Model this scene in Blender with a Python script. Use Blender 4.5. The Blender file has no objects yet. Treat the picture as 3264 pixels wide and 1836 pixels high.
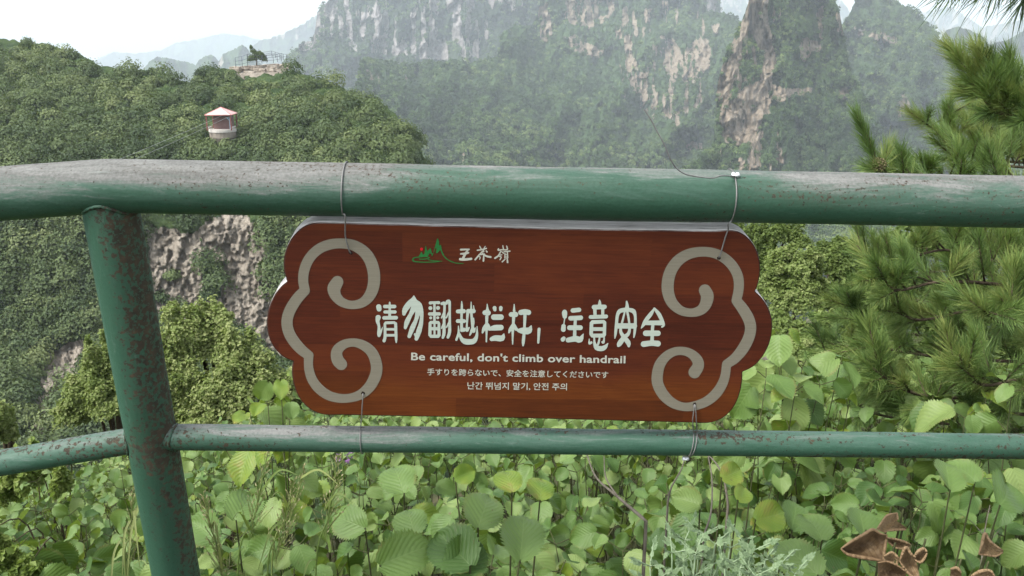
import bpy, math, random
import numpy as np
from mathutils import Vector, Matrix

rng = np.random.default_rng(11)
random.seed(11)
sc = bpy.context.scene
COL = sc.collection
R = math.radians

# ------------------------------------------------------------------ camera
HFOV = 60.0
PITCH = 15.5
C0 = np.array([0.0, 0.0, 1.55])
cam_data = bpy.data.cameras.new("camera")
cam_data.sensor_width = 36.0
cam_data.lens = 18.0 / math.tan(R(HFOV / 2))
cam_data.clip_start = 0.02
cam_data.clip_end = 40000.0
cam = bpy.data.objects.new("camera", cam_data)
cam.location = C0
cam.rotation_euler = (R(90 - PITCH), 0, 0)
COL.objects.link(cam)
sc.camera = cam

# ------------------------------------------------------------------ sky, sun, exposure
SUN_EL, SUN_AZ = 52.0, 238.0          # azimuth clockwise from +Y: behind the viewer, a little to the left
w = bpy.data.worlds.new("World")
sc.world = w
w.use_nodes = True
wt = w.node_tree
wt.nodes.clear()
wo = wt.nodes.new("ShaderNodeOutputWorld")
wb = wt.nodes.new("ShaderNodeBackground")
wb.inputs["Strength"].default_value = 0.15
sky = wt.nodes.new("ShaderNodeTexSky")
sky.sky_type = 'NISHITA'
sky.sun_disc = False
sky.sun_elevation = R(SUN_EL)
sky.sun_rotation = R(SUN_AZ)
sky.altitude = 1500
sky.air_density = 1.0
sky.dust_density = 8.0
sky.ozone_density = 1.0
hsv = wt.nodes.new("ShaderNodeHueSaturation")
hsv.inputs["Saturation"].default_value = 0.22
# the valley haze whitens the sky down past the horizon: the lower half repeats the upper one
tc = wt.nodes.new("ShaderNodeTexCoord")
sx = wt.nodes.new("ShaderNodeSeparateXYZ")
ab = wt.nodes.new("ShaderNodeMath"); ab.operation = 'ABSOLUTE'
mx = wt.nodes.new("ShaderNodeMath"); mx.operation = 'MAXIMUM'; mx.inputs[1].default_value = 0.02
cx = wt.nodes.new("ShaderNodeCombineXYZ")
L = wt.links.new
L(tc.outputs["Generated"], sx.inputs[0])
L(sx.outputs["X"], cx.inputs["X"]); L(sx.outputs["Y"], cx.inputs["Y"])
L(sx.outputs["Z"], ab.inputs[0]); L(ab.outputs[0], mx.inputs[0]); L(mx.outputs[0], cx.inputs["Z"])
L(cx.outputs[0], sky.inputs["Vector"])
L(sky.outputs[0], hsv.inputs["Color"]); L(hsv.outputs[0], wb.inputs["Color"])
L(wb.outputs[0], wo.inputs["Surface"])

sun_data = bpy.data.lights.new("sun", 'SUN')
sun_data.energy = 1.5
sun_data.angle = R(14)
sun_data.color = (1.0, 0.95, 0.88)
sun = bpy.data.objects.new("sun", sun_data)
d = Vector((math.sin(R(SUN_AZ)) * math.cos(R(SUN_EL)), math.cos(R(SUN_AZ)) * math.cos(R(SUN_EL)), math.sin(R(SUN_EL))))
sun.rotation_euler = d.to_track_quat('Z', 'Y').to_euler()
COL.objects.link(sun)

sc.view_settings.view_transform = 'Standard'
sc.view_settings.look = 'None'
sc.view_settings.exposure = 1.55
sc.view_settings.gamma = 1.0
sc.render.engine = 'CYCLES'
sc.cycles.max_bounces = 8
sc.cycles.diffuse_bounces = 3
sc.cycles.glossy_bounces = 2
sc.cycles.transmission_bounces = 4
sc.cycles.transparent_max_bounces = 6
sc.cycles.volume_bounces = 1
sc.cycles.use_denoising = True

# ------------------------------------------------------------------ measuring the photograph
# pixel coordinates below are those of the 3264x1836 photograph unless a helper says otherwise
FPX = 1632.0 / math.tan(R(HFOV / 2))
cp, sp = math.cos(R(PITCH)), math.sin(R(PITCH))
RIGHT = np.array([1.0, 0, 0]); UP = np.array([0, sp, cp]); FWD = np.array([0, cp, -sp])

def ray(px, py):
    px = np.asarray(px, float); py = np.asarray(py, float)
    a = (px - 1632.0) / FPX; b = (918.0 - py) / FPX
    return a[..., None] * RIGHT + b[..., None] * UP + FWD

def at(px, py, depth):                       # full-res pixel, depth along the optical axis
    return C0 + ray(px, py) * np.asarray(depth, float)[..., None]

K = 3264.0 / 1024.0
def at1(x, y, depth):                        # the same in the pixels of the 1024-wide picture
    return at(np.asarray(x, float) * K, np.asarray(y, float) * K, depth)

D2 = 3264.0 / 2576.0

# ------------------------------------------------------------------ noise
def _h(ix, iy, iz, seed):
    with np.errstate(over='ignore'):
        h = (ix.astype(np.int64) * 374761393 + iy.astype(np.int64) * 668265263 + iz.astype(np.int64) * 2147483647 + seed * 1274126177) & 0xFFFFFFFF
        h = ((h ^ (h >> 13)) * 1274126177) & 0xFFFFFFFF
        h = ((h ^ (h >> 16)) * 2246822519) & 0xFFFFFFFF
        h = h ^ (h >> 15)
    return (h & 0xFFFFFF) / float(0xFFFFFF)

def vnoise(P, seed=0):
    P = np.asarray(P, float)
    i = np.floor(P).astype(np.int64); f = P - i; f = f * f * (3 - 2 * f)
    r = 0
    for dx in (0, 1):
        for dy in (0, 1):
            for dz in (0, 1):
                wgt = (f[..., 0] if dx else 1 - f[..., 0]) * (f[..., 1] if dy else 1 - f[..., 1]) * (f[..., 2] if dz else 1 - f[..., 2])
                r = r + wgt * _h(i[..., 0] + dx, i[..., 1] + dy, i[..., 2] + dz, seed)
    return r

def fbm(P, octv=4, seed=0):
    P = np.asarray(P, float)
    r = 0; a = 0.5; tot = 0
    for o in range(octv):
        r = r + a * vnoise(P * (2 ** o) + o * 17.3, seed + o); tot += a; a *= 0.5
    return r / tot

def voro(P, seed=0):                         # distance to the nearest feature point, and that cell's random number
    P = np.asarray(P, float)
    i = np.floor(P).astype(np.int64)
    best = np.full(P.shape[:-1], 9.0); idv = np.zeros(P.shape[:-1])
    for dx in (-1, 0, 1):
        for dy in (-1, 0, 1):
            for dz in (-1, 0, 1):
                cx_, cy_, cz_ = i[..., 0] + dx, i[..., 1] + dy, i[..., 2] + dz
                q = np.stack([cx_ + _h(cx_, cy_, cz_, seed), cy_ + _h(cx_, cy_, cz_, seed + 1), cz_ + _h(cx_, cy_, cz_, seed + 2)], -1)
                dd = np.linalg.norm(P - q, axis=-1)
                m = dd < best
                best = np.where(m, dd, best); idv = np.where(m, _h(cx_, cy_, cz_, seed + 3), idv)
    return best, idv

def inpoly(x, y, poly):
    c = np.zeros(np.shape(x), bool); n = len(poly)
    for i in range(n):
        x1, y1 = poly[i]; x2, y2 = poly[(i + 1) % n]
        if y1 == y2: continue
        c ^= ((y1 > y) != (y2 > y)) & (x < (x2 - x1) * (y - y1) / (y2 - y1) + x1)
    return c

# ------------------------------------------------------------------ objects
MATX = {}                                    # world matrix of every Empty that parents parts

def thing(name, label, cat, matrix=None, loc=None, group=None):
    o = bpy.data.objects.new(name, None)
    o.empty_display_size = 0.1
    COL.objects.link(o)
    m = Matrix(matrix) if matrix is not None else Matrix.Translation(Vector(loc))
    o.matrix_world = m
    MATX[o.name] = np.array(m)
    o["label"] = label; o["category"] = cat
    if group: o["group"] = group
    return o

def tag(o, label=None, cat=None, group=None, kind=None):
    if label: o["label"] = label
    if cat: o["category"] = cat
    if group: o["group"] = group
    if kind: o["kind"] = kind
    return o

def build(name, V, faces, mats, parent=None, loc=None, smooth=True, uv=None, attrs=None, midx=None):
    """V: world-space points; faces: list of (m,k) index arrays; loc: origin for a top-level mesh."""
    V = np.asarray(V, float).reshape(-1, 3)
    mtx = None
    if parent is not None:
        o_m = MATX[parent.name]
    else:
        o_m = np.eye(4)
        if loc is not None: o_m[:3, 3] = loc
    inv = np.linalg.inv(o_m)
    Lc = V @ inv[:3, :3].T + inv[:3, 3]
    faces = [np.asarray(f, np.int64) for f in faces if len(f)]
    me = bpy.data.meshes.new(name)
    me.vertices.add(len(Lc)); me.vertices.foreach_set("co", Lc.astype(np.float32).ravel())
    loops = np.concatenate([f.ravel() for f in faces])
    sizes = np.concatenate([np.full(len(f), f.shape[1]) for f in faces])
    starts = np.concatenate([[0], np.cumsum(sizes)[:-1]])
    me.loops.add(len(loops)); me.loops.foreach_set("vertex_index", loops.astype(np.int32))
    me.polygons.add(len(sizes)); me.polygons.foreach_set("loop_start", starts.astype(np.int32))
    me.polygons.foreach_set("use_smooth", np.full(len(sizes), bool(smooth)))
    for m in (mats if isinstance(mats, (list, tuple)) else [mats]):
        me.materials.append(m)
    if midx is not None:
        me.polygons.foreach_set("material_index", np.asarray(midx, np.int32))
    if uv is not None:
        l = me.uv_layers.new(name="UVMap")
        l.data.foreach_set("uv", np.asarray(uv, np.float32)[loops].ravel())
    for k, a in (attrs or {}).items():
        at_ = me.attributes.new(k, 'FLOAT', 'POINT')
        at_.data.foreach_set("value", np.asarray(a, np.float32).ravel())
    me.update(calc_edges=True)
    me.validate()
    o = bpy.data.objects.new(name, me)
    COL.objects.link(o)
    if parent is not None:
        o.parent = parent
    elif loc is not None:
        o.location = loc
    return o

class Acc:
    """collects pieces that end up in one mesh"""
    def __init__(s): s.V = []; s.F = []; s.A = {}; s.U = []; s.n = 0; s.M = []
    def add(s, V, faces, uv=None, mi=0, **attrs):
        V = np.asarray(V, float).reshape(-1, 3)
        s.V.append(V)
        for f in faces:
            f = np.asarray(f, np.int64)
            if len(f):
                s.F.append(f + s.n); s.M.append(np.full(len(f), mi))
        s.U.append(np.zeros((len(V), 2)) if uv is None else np.asarray(uv, float))
        for k, a in attrs.items():
            s.A.setdefault(k, []).append(np.broadcast_to(np.asarray(a, float), (len(V),)))
        s.n += len(V)
    def build(s, name, mats, parent=None, loc=None, smooth=True):
        return build(name, np.concatenate(s.V), s.F, mats, parent, loc, smooth, np.concatenate(s.U),
                     {k: np.concatenate(a) for k, a in s.A.items()}, np.concatenate(s.M))

def tube(path, rad, sides=12, caps=True, u0=0.0):
    """swept tube: returns V, faces, uv (metres along, turn around)"""
    P = np.asarray(path, float); n = len(P)
    rad = np.broadcast_to(np.asarray(rad, float), (n,))
    T = np.gradient(P, axis=0) if n > 2 else np.repeat((P[1] - P[0])[None], 2, 0)
    T /= np.linalg.norm(T, axis=1)[:, None] + 1e-12
    ref = np.array([0, 0, 1.0]) if abs(T[0][2]) < 0.9 else np.array([1.0, 0, 0])
    a = np.cross(ref, T[0]); a /= np.linalg.norm(a)
    A = [a]
    for i in range(1, n):
        a = A[-1] - T[i] * np.dot(A[-1], T[i]); A.append(a / (np.linalg.norm(a) + 1e-12))
    A = np.array(A); B = np.cross(T, A)
    th = np.arange(sides) / sides * 2 * math.pi
    ring = np.cos(th)[None, :, None] * A[:, None, :] + np.sin(th)[None, :, None] * B[:, None, :]
    V = (P[:, None, :] + ring * rad[:, None, None]).reshape(-1, 3)
    i = np.arange(n - 1)[:, None] * sides; j = np.arange(sides)[None]; j2 = (j + 1) % sides
    F = np.stack([i + j, i + j2, i + sides + j2, i + sides + j], -1).reshape(-1, 4)
    ln = np.concatenate([[0], np.cumsum(np.linalg.norm(np.diff(P, axis=0), axis=1))]) + u0
    UV = np.stack([np.repeat(ln, sides), np.tile(np.arange(sides) / sides, n)], -1)
    fs = [F]
    if caps:
        fs.append(np.arange(sides)[::-1][None]); fs.append((np.arange(sides) + (n - 1) * sides)[None])
    return V, fs, UV

def spline(pts, n=12):
    """Catmull-Rom through the points"""
    P = np.asarray(pts, float)
    P = np.vstack([2 * P[0] - P[1], P, 2 * P[-1] - P[-2]])
    out = []
    for i in range(1, len(P) - 2):
        t = np.linspace(0, 1, n, endpoint=False)[:, None]
        p0, p1, p2, p3 = P[i - 1], P[i], P[i + 1], P[i + 2]
        out.append(0.5 * (2 * p1 + (p2 - p0) * t + (2 * p0 - 5 * p1 + 4 * p2 - p3) * t ** 2 + (3 * p1 - p0 - 3 * p2 + p3) * t ** 3))
    out.append(P[-2][None])
    return np.concatenate(out)

def box(c, s, rot=0.0):
    c = np.asarray(c, float); s = np.asarray(s, float) / 2
    V = np.array([[x, y, z] for x in (-1, 1) for y in (-1, 1) for z in (-1, 1)]) * s
    ca, sa = math.cos(rot), math.sin(rot)
    V = np.stack([V[:, 0] * ca - V[:, 1] * sa, V[:, 0] * sa + V[:, 1] * ca, V[:, 2]], -1) + c
    F = np.array([[0, 1, 3, 2], [4, 6, 7, 5], [0, 4, 5, 1], [2, 3, 7, 6], [0, 2, 6, 4], [1, 5, 7, 3]])
    return V, [F]

# ------------------------------------------------------------------ material helpers
class NT:
    def __init__(s, name, disp=False):
        s.m = bpy.data.materials.new(name); s.m.use_nodes = True
        s.t = s.m.node_tree; s.t.nodes.clear()
        s.out = s.t.nodes.new("ShaderNodeOutputMaterial")
    def n(s, typ, ins=None, **props):
        nd = s.t.nodes.new("ShaderNode" + typ)
        for k, v in props.items(): setattr(nd, k, v)
        for k, v in (ins or {}).items():
            sk = nd.inputs[k]
            if isinstance(v, bpy.types.NodeSocket): s.t.links.new(v, sk)
            else: sk.default_value = v
        return nd
    def math(s, op, a, b=0.0, clamp=False):
        return s.n("Math", {0: a, 1: b}, operation=op, use_clamp=clamp).outputs[0]
    def mr(s, v, a, b, c=0.0, d=1.0, smooth=False):
        nd = s.n("MapRange", {0: v, 1: a, 2: b, 3: c, 4: d})
        if smooth: nd.interpolation_type = 'SMOOTHSTEP'
        return nd.outputs[0]
    def mix(s, f, a, b, blend='MIX'):
        nd = s.t.nodes.new("ShaderNodeMix"); nd.data_type = 'RGBA'; nd.blend_type = blend; nd.clamp_factor = True
        for i, v in ((0, f), (6, a), (7, b)):
            if isinstance(v, bpy.types.NodeSocket): s.t.links.new(v, nd.inputs[i])
            else: nd.inputs[i].default_value = v if i == 0 else (*v[:3], 1)
        return nd.outputs[2]
    def noise(s, vec, scale, detail=4, rough=0.55, dist=0.0):
        return s.n("TexNoise", {"Vector": vec, "Scale": scale, "Detail": detail, "Roughness": rough, "Distortion": dist}).outputs["Fac"]
    def map(s, vec, scale=(1, 1, 1), loc=(0, 0, 0), rot=(0, 0, 0)):
        return s.n("Mapping", {"Vector": vec, "Scale": scale, "Location": loc, "Rotation": rot}).outputs[0]
    def ramp(s, f, stops):
        nd = s.n("ValToRGB", {0: f}); cr = nd.color_ramp
        while len(cr.elements) < len(stops): cr.elements.new(0.5)
        for e, (p, c) in zip(cr.elements, stops):
            e.position = p; e.color = (*c[:3], 1)
        return nd.outputs[0]
    def attr(s, name): return s.n("Attribute", attribute_name=name).outputs["Fac"]
    def obj(s): return s.n("TexCoord").outputs["Object"]
    def bsdf(s, col, rough=0.6, spec=0.3, bump=None, bstr=0.3, bdist=0.01, **kw):
        ins = {"Base Color": col if isinstance(col, bpy.types.NodeSocket) else (*col[:3], 1), "Roughness": rough, "Specular IOR Level": spec}
        ins.update(kw)
        if bump is not None:
            ins["Normal"] = s.n("Bump", {"Height": bump, "Strength": bstr, "Distance": bdist}).outputs[0]
        return s.n("BsdfPrincipled", ins).outputs[0]
    def done(s, sh):
        s.t.links.new(sh, s.out.inputs["Surface"]); return s.m

def leaf_material(name, stops, trans=0.3, rough=0.6, spec=0.25, tcol=(0.22, 0.30, 0.03)):
    t = NT(name)
    f = t.attr("tint")
    col = t.ramp(f, stops)
    sh = t.bsdf(col, rough, spec)
    tr = t.n("BsdfTranslucent", {"Color": t.mix(0.6, col, tcol)}).outputs[0]
    return t.done(t.n("MixShader", {0: trans, 1: sh, 2: tr}).outputs[0])
# ================================================================== the land
def leaf_cloud(C, Rr, per, size, tint, tjit=0.25, seed=0, up=0.35, lump=0.35, shell=0.45, out=1.1):
    """leaf clumps scattered through crowns: C (n,3) centres, Rr (n,3) radii"""
    g = np.random.default_rng(seed)
    n = len(C)
    per = np.broadcast_to(np.asarray(per), (n,)).astype(int)
    idx = np.repeat(np.arange(n), per); N = len(idx)
    dr = g.normal(size=(N, 3)); dr /= np.linalg.norm(dr, axis=1)[:, None]
    dr[:, 2] = np.where(dr[:, 2] < -0.35, -dr[:, 2] * 0.6, dr[:, 2])
    lum = 1 + lump * (fbm(dr * 2.2 + C[idx] * 3.1, 3, seed + 4) - 0.5) * 2.4
    rad = (shell + (1 - shell) * g.random(N) ** 0.5) * lum
    P = C[idx] + dr * Rr[idx] * rad[:, None]
    nr = dr * out + g.normal(size=(N, 3)) * 0.45 + np.array([0, 0, up]); nr /= np.linalg.norm(nr, axis=1)[:, None]
    a = np.cross(nr, g.normal(size=(N, 3))); a /= np.linalg.norm(a, axis=1)[:, None]
    b = np.cross(nr, a)
    sz = np.broadcast_to(np.asarray(size), (n,))[idx] * (0.6 + 0.8 * g.random(N))
    w_ = sz * (0.3 + 0.15 * g.random(N))
    q = np.stack([P - a * sz[:, None] * 0.5, P + b * w_[:, None] + nr * (sz * 0.10)[:, None], P + a * sz[:, None] * 0.5 - nr * (sz * 0.12)[:, None], P - b * w_[:, None] + nr * (sz * 0.10)[:, None]], 1)
    F = np.arange(N * 4).reshape(-1, 4)
    tt = np.clip(np.broadcast_to(np.asarray(tint), (n,))[idx] + (g.random(N) - 0.5) * 2 * tjit, 0, 1)
    return q.reshape(-1, 3), F, np.repeat(tt, 4)

def forest_rock_material(name, gs, rs, scale, streak=1.0):
    """wooded mountain: the 'rock' attribute says where bare cliff shows; 'tint' varies crown by crown"""
    t = NT(name)
    ob = t.obj()
    rock = t.attr("rock"); tint = t.attr("tint")
    n1 = t.noise(ob, 0.35 / scale, 3)
    n2 = t.noise(ob, 0.02 / scale, 4)
    v = t.math('ADD', t.math('MULTIPLY', tint, 0.5), t.math('ADD', t.math('MULTIPLY', n1, 0.3), t.math('MULTIPLY', n2, 0.35)))
    green = t.ramp(v, [(0.15, gs[0]), (0.5, gs[1]), (0.9, gs[2])])
    st = t.noise(t.map(ob, (1, 1, 0.22)), 0.10 / scale, 8, 0.72, 1.2)
    ly = t.noise(t.map(ob, (0.35, 0.35, 1.2)), 0.12 / scale, 6, 0.7, 1.5)
    rv = t.math('ADD', t.math('MULTIPLY', st, 0.72), t.math('MULTIPLY', ly, 0.28))
    rcol = t.ramp(rv, [(0.36, rs[0]), (0.47, rs[1]), (0.62, rs[2])])
    col = t.mix(t.mr(rock, 0.42, 0.58), green, rcol)
    h = t.math('ADD', t.math('MULTIPLY', n1, t.math('SUBTRACT', 1.0, rock)), t.math('MULTIPLY', rv, 1.6))
    return t.done(t.bsdf(col, 0.9, 0.1, h, 0.9, 2.2 * scale))

ROCK_TAN = [(0.12, 0.105, 0.085), (0.235, 0.208, 0.170), (0.34, 0.305, 0.255)]
ROCK_PINK = [(0.090, 0.074, 0.055), (0.205, 0.168, 0.124), (0.30, 0.252, 0.192)]
GREEN = [(0.016, 0.030, 0.012), (0.036, 0.062, 0.022), (0.068, 0.100, 0.034)]
GREEN2 = [(0.014, 0.030, 0.012), (0.034, 0.064, 0.024), (0.068, 0.110, 0.040)]

def rock_mask(X, Y, polys, seed, warp=3.0, thr=0.80):
    Wx = (fbm(np.stack([X * 0.12, Y * 0.12, 0 * X], -1), 4, seed) - 0.5) * 2 * warp + (fbm(np.stack([X * 0.6, Y * 0.35, 0 * X], -1), 3, seed + 5) - 0.5) * 3
    Wy = (fbm(np.stack([X * 0.12, Y * 0.12, 0 * X + 9], -1), 4, seed + 9) - 0.5) * 3 * warp
    m = np.zeros(X.shape)
    for p in polys:
        m = np.maximum(m, inpoly(X + Wx, Y + Wy, p).astype(float))
    # bushes and ledges break the bare faces up
    tuft = fbm(np.stack([X * 0.42, Y * 0.09, 0 * X + 3], -1), 4, seed + 21) + 0.45 * (fbm(np.stack([X * 0.10, Y * 0.35, 0 * X], -1), 3, seed + 22) - 0.5)
    return m * (tuft < thr)

WOODS = []
def sheet(name, ridge, ybase, depth, step, mat, polys=(), crown=5.0, crown_h=3.0, relief=20.0, rscale=(0.03, 0.012), seed=1,
          rock_fn=None, ylow=None, thr=0.8, rock_h=5.0, back=7, back_step=40.0, rough_edge=0.0, trees=True):
    """one mountain: its slope as seen, carried over the ridge and down behind. ridge in 1024-wide pixels"""
    rx = np.array([p[0] for p in ridge], float); ry = np.array([p[1] for p in ridge], float)
    nx = int((rx[-1] - rx[0]) / step) + 1
    xs = np.linspace(rx[0], rx[-1], nx)
    yt = np.interp(xs, rx, ry)
    if rough_edge:
        yt = yt + (fbm(np.stack([xs * 0.25, xs * 0, xs * 0], -1), 4, seed + 40) - 0.5) * 2 * rough_edge
    yb = np.full(nx, ybase) if np.isscalar(ybase) else np.interp(xs, [p[0] for p in ybase], [p[1] for p in ybase])
    ny = int(np.max(yb - yt) / step) + 2
    t = np.linspace(0, 1, ny)[:, None]
    X = np.repeat(xs[None], ny, 0); Y = yb[None] + (yt - yb)[None] * t
    nlow = 0
    if ylow is not None:                      # the foot of the slope, down into the valley, in wider steps
        nlow = int((ylow - np.max(yb)) / (step * 9)) + 1
        yl = np.linspace(ylow, np.max(yb) + step, nlow)[:, None]
        X = np.concatenate([np.repeat(xs[None], nlow, 0), X]); Y = np.concatenate([yl + 0 * xs[None] + (yb - np.max(yb))[None], Y])
        t = np.concatenate([np.zeros((nlow, 1)), t]); ny += nlow
    Dp = depth(X, Y, t + 0 * X)
    if ylow is not None: Dp = Dp * (1 - 0.12 * np.clip((Y - yb[None]) / 200, 0, 1.5))
    g = np.stack([X * rscale[0], Y * rscale[1], 0 * X], -1)
    rel = fbm(g, 5, seed) - 0.5
    rel2 = np.abs(fbm(g * 2.3 + 5, 4, seed + 3) - 0.5) * 2
    rr_ = 1 - np.abs(fbm(np.stack([X * 0.021 + Y * 0.016, Y * 0.012 - X * 0.010, 0 * X + 2], -1), 4, seed + 33) - 0.5) * 4
    rock = rock_mask(X, Y, polys, seed + 7, 3.0, thr)
    if rock_fn is not None: rock = np.maximum(rock, rock_fn(X, Y))
    soft = 1 - 0.75 * rock
    Dp = Dp - rr_ * relief * 1.3
    rel3 = fbm(np.stack([X * 0.16, Y * 0.11, 0 * X], -1), 4, seed + 31) - 0.5
    Dp = Dp + (rel * 4 + (rel2 * 1.2 + rel3 * 1.1) * soft) * relief
    wx = 4 * (fbm(np.stack([X * 0.1, Y * 0.1, 0 * X], -1), 3, seed + 15) - 0.5)
    _, blk = voro(np.stack([(X + wx) * 0.16, (Y + wx) * 0.085, 0 * X + 0.5], -1), seed + 12)      # jointed blocks
    _, blk2 = voro(np.stack([(X - wx) * 0.34, (Y + wx) * 0.26, 0 * X + 0.5], -1), seed + 16)
    cr = 0.55 * (blk - 0.5) + 0.28 * (blk2 - 0.5) + 0.5 * (fbm(np.stack([(X + wx) * 0.3, (Y + 2 * wx) * 0.10, 0 * X], -1), 5, seed + 13) - 0.5)
    Dp = Dp + rock * cr * 2 * rock_h
    P = at1(X, Y, Dp)
    # over the top and down the far side
    rows = [P]; top = P[-1]
    away = top - C0; away[:, 2] = 0; away /= np.linalg.norm(away, axis=1)[:, None]
    for k in range(1, back + 1):
        rows.append((top + away * back_step * k - np.array([0, 0, 1.0]) * back_step * (0.25 * k + 0.16 * k * k))[None])
    P = np.concatenate(rows)
    rock = np.concatenate([rock, np.zeros((back, nx))])
    tint = np.zeros(P.shape[:2])
    if trees:
        f1, idc = voro(P / crown, seed + 20)
        f2, id2 = voro(P / (crown * 0.45) + 7, seed + 25)
        bump = np.clip(1.0 - f1 * 1.15, 0, 1) ** 0.7 * crown_h + np.clip(1 - f2, 0, 1) * crown_h * 0.35
        P = P + (1 - rock)[..., None] * bump[..., None] * np.array([0, -0.45, 0.85])
        tint = 0.6 * idc + 0.4 * id2
    n, m = P.shape[:2]
    i = np.arange(n - 1)[:, None] * m + np.arange(m - 1)[None]
    F = np.stack([i, i + 1, i + m + 1, i + m], -1).reshape(-1, 4)
    o = build(name, P, [F], mat, loc=P[0, m // 2], attrs={"rock": rock.ravel(), "tint": tint.ravel()})
    o["kind"] = "structure"
    return o, (P[nlow:ny], rock[nlow:ny])

def lin(*pts):
    px = [p[0] for p in pts]; py = [p[1] for p in pts]
    return lambda X, Y, t: np.interp(Y, px, py)

# -- far pale ranges
mat_far = forest_rock_material("far_range", GREEN2, ROCK_TAN, 12.0)
mat_mid = forest_rock_material("mid_range", GREEN2, ROCK_TAN, 4.0)
sheet("far_mountain", [(20, 95), (60, 74), (97, 60), (114, 52), (134, 54), (161, 51), (175, 44), (201, 39), (222, 34), (242, 36), (262, 41), (300, 47), (340, 52)],
      120, lambda X, Y, t: 7600 + 900 * t, 1.5, mat_far, crown=60, crown_h=10, relief=300, seed=31, back_step=300, rough_edge=1.0)
sheet("far_mountain", [(235, 62), (259, 42), (282, 35), (302, 25), (318, 15), (345, -6), (380, -26), (430, -40)],
      120, lambda X, Y, t: 5000 + 700 * t, 1.5, mat_far, crown=40, crown_h=10, relief=250, seed=33, back_step=200, rough_edge=1.0,
      rock_fn=lambda X, Y: ((fbm(np.stack([X * 0.3, Y * 0.08, 0 * X], -1), 4, 66) > 0.58) & (Y < 40)).astype(float))
sheet("hill_ridge", [(120, 84), (140, 72), (152, 62), (158, 58), (172, 60), (188, 64), (196, 66), (200, 61), (209, 56), (215, 58), (219, 62), (222, 56), (236, 50), (242, 46), (247, 49), (252, 57), (270, 74), (290, 90)],
      125, lambda X, Y, t: 2900 + 300 * t, 1.0, mat_mid, crown=22, crown_h=8, relief=90, seed=35, back_step=120, rough_edge=0.6,
      polys=[[(219, 58), (222, 55), (224, 66), (220, 68)]])
sheet("far_mountain", [(640, -60), (695, -30), (760, -22), (820, -8), (834, 0), (842, 1), (848, 11), (862, 24), (900, 22), (917, 13), (935, 11), (951, 8), (966, 17), (982, 28), (1000, 24), (1024, 21), (1080, 10), (1160, 26)],
      95, lambda X, Y, t: 5600 + 600 * t, 1.5, mat_far, crown=50, crown_h=10, relief=260, seed=37, back_step=220, rough_edge=1.2,
      rock_fn=lambda X, Y: ((fbm(np.stack([X * 0.3, Y * 0.1, 0 * X], -1), 4, 67) > 0.58)).astype(float))
sheet("hill_ridge", [(915, 70), (938, 44), (946, 31), (958, 28), (970, 32), (982, 38), (990, 46), (1005, 42), (1024, 32), (1060, 18), (1120, 30)],
      150, lambda X, Y, t: 2300 + 250 * t, 1.0, mat_mid, crown=16, crown_h=7, relief=80, seed=39, back_step=100, rough_edge=0.8)

# -- the tall purple cliff mountain
def streaks(seed, thr, fx=0.22, fy=0.035):
    def f(X, Y):
        a = fbm(np.stack([X * fx, Y * fy, 0 * X], -1), 5, seed)
        b = fbm(np.stack([X * 0.03, Y * 0.06, 0 * X], -1), 3, seed + 8)
        return ((a + 0.55 * (b - 0.5)) > thr).astype(float)
    return f
mat_cliffm = forest_rock_material("cliff_mountain", [(0.018, 0.030, 0.018), (0.034, 0.052, 0.030), (0.055, 0.078, 0.042)], [(0.08, 0.074, 0.072), (0.19, 0.175, 0.17), (0.34, 0.315, 0.30)], 3.0)
_, SA = sheet("mountain", [(284, 66), (290, 58), (297, 50), (300, 44), (307, 42), (313, 40), (315, 30), (317, 14), (322, 7), (329, 0), (345, -22), (400, -55), (500, -62), (600, -50), (680, -30), (720, -5)],
      140, lambda X, Y, t: np.interp(Y, [-60, 0, 42, 60, 140], [2290, 2215, 2120, 2020, 1700]), 0.8, mat_cliffm, crown=13, crown_h=7, relief=70, rscale=(0.05, 0.012),
      seed=41, back_step=110, rough_edge=1.5, rock_h=22, ylow=300,
      rock_fn=lambda X, Y: streaks(71, 0.558)(X, Y) * (Y < np.interp(X, [285, 330, 400, 470, 540], [52, 50, 58, 62, 40])))

# -- the green middle mountain with its brown face
pB = [[(565, 0), (565, -60), (625, -60), (620, -10), (615, 2), (612, 17), (600, 24), (591, 30), (583, 24), (575, 28), (565, 22)],
      [(537, 8), (548, 2), (552, 24), (549, 44), (542, 44)],
      [(561, 38), (575, 36), (588, 44), (604, 50), (601, 58), (577, 56), (568, 52)],
      [(367, 73), (380, 73), (379, 85), (368, 86)], [(406, 76), (410, 75), (409, 87), (406, 87)], [(375, 97), (384, 96), (384, 104), (377, 103)],
      [(481, 93), (484, 92), (484, 97), (481, 97)], [(462, 155), (465, 152), (466, 163), (462, 163)],
      [(657, 35), (672, 38), (681, 50), (683, 62), (672, 84), (668, 70), (663, 50)],
      [(690, 44), (700, 38), (710, 42), (710, 60), (702, 78), (689, 92), (682, 82), (684, 66)],
      [(627, 77), (647, 74), (649, 91), (643, 110), (638, 100), (632, 92)],
      [(651, 95), (656, 92), (657, 112), (652, 108)], [(663, 96), (667, 94), (668, 110), (663, 108)], [(671, 116), (681, 113), (680, 128), (674, 130)],
      [(710, 26), (719, 26), (717, 34), (711, 33)], [(645, 10), (652, 8), (650, 24), (646, 22)],
      [(622, 40), (630, 36), (633, 60), (626, 62)], [(686, 148), (694, 142), (704, 144), (700, 152), (690, 152)],
      [(540, -60), (548, -60), (546, -10), (541, -8)]]
mat_midm = forest_rock_material("middle_mountain", GREEN2, ROCK_PINK, 1.5)
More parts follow.
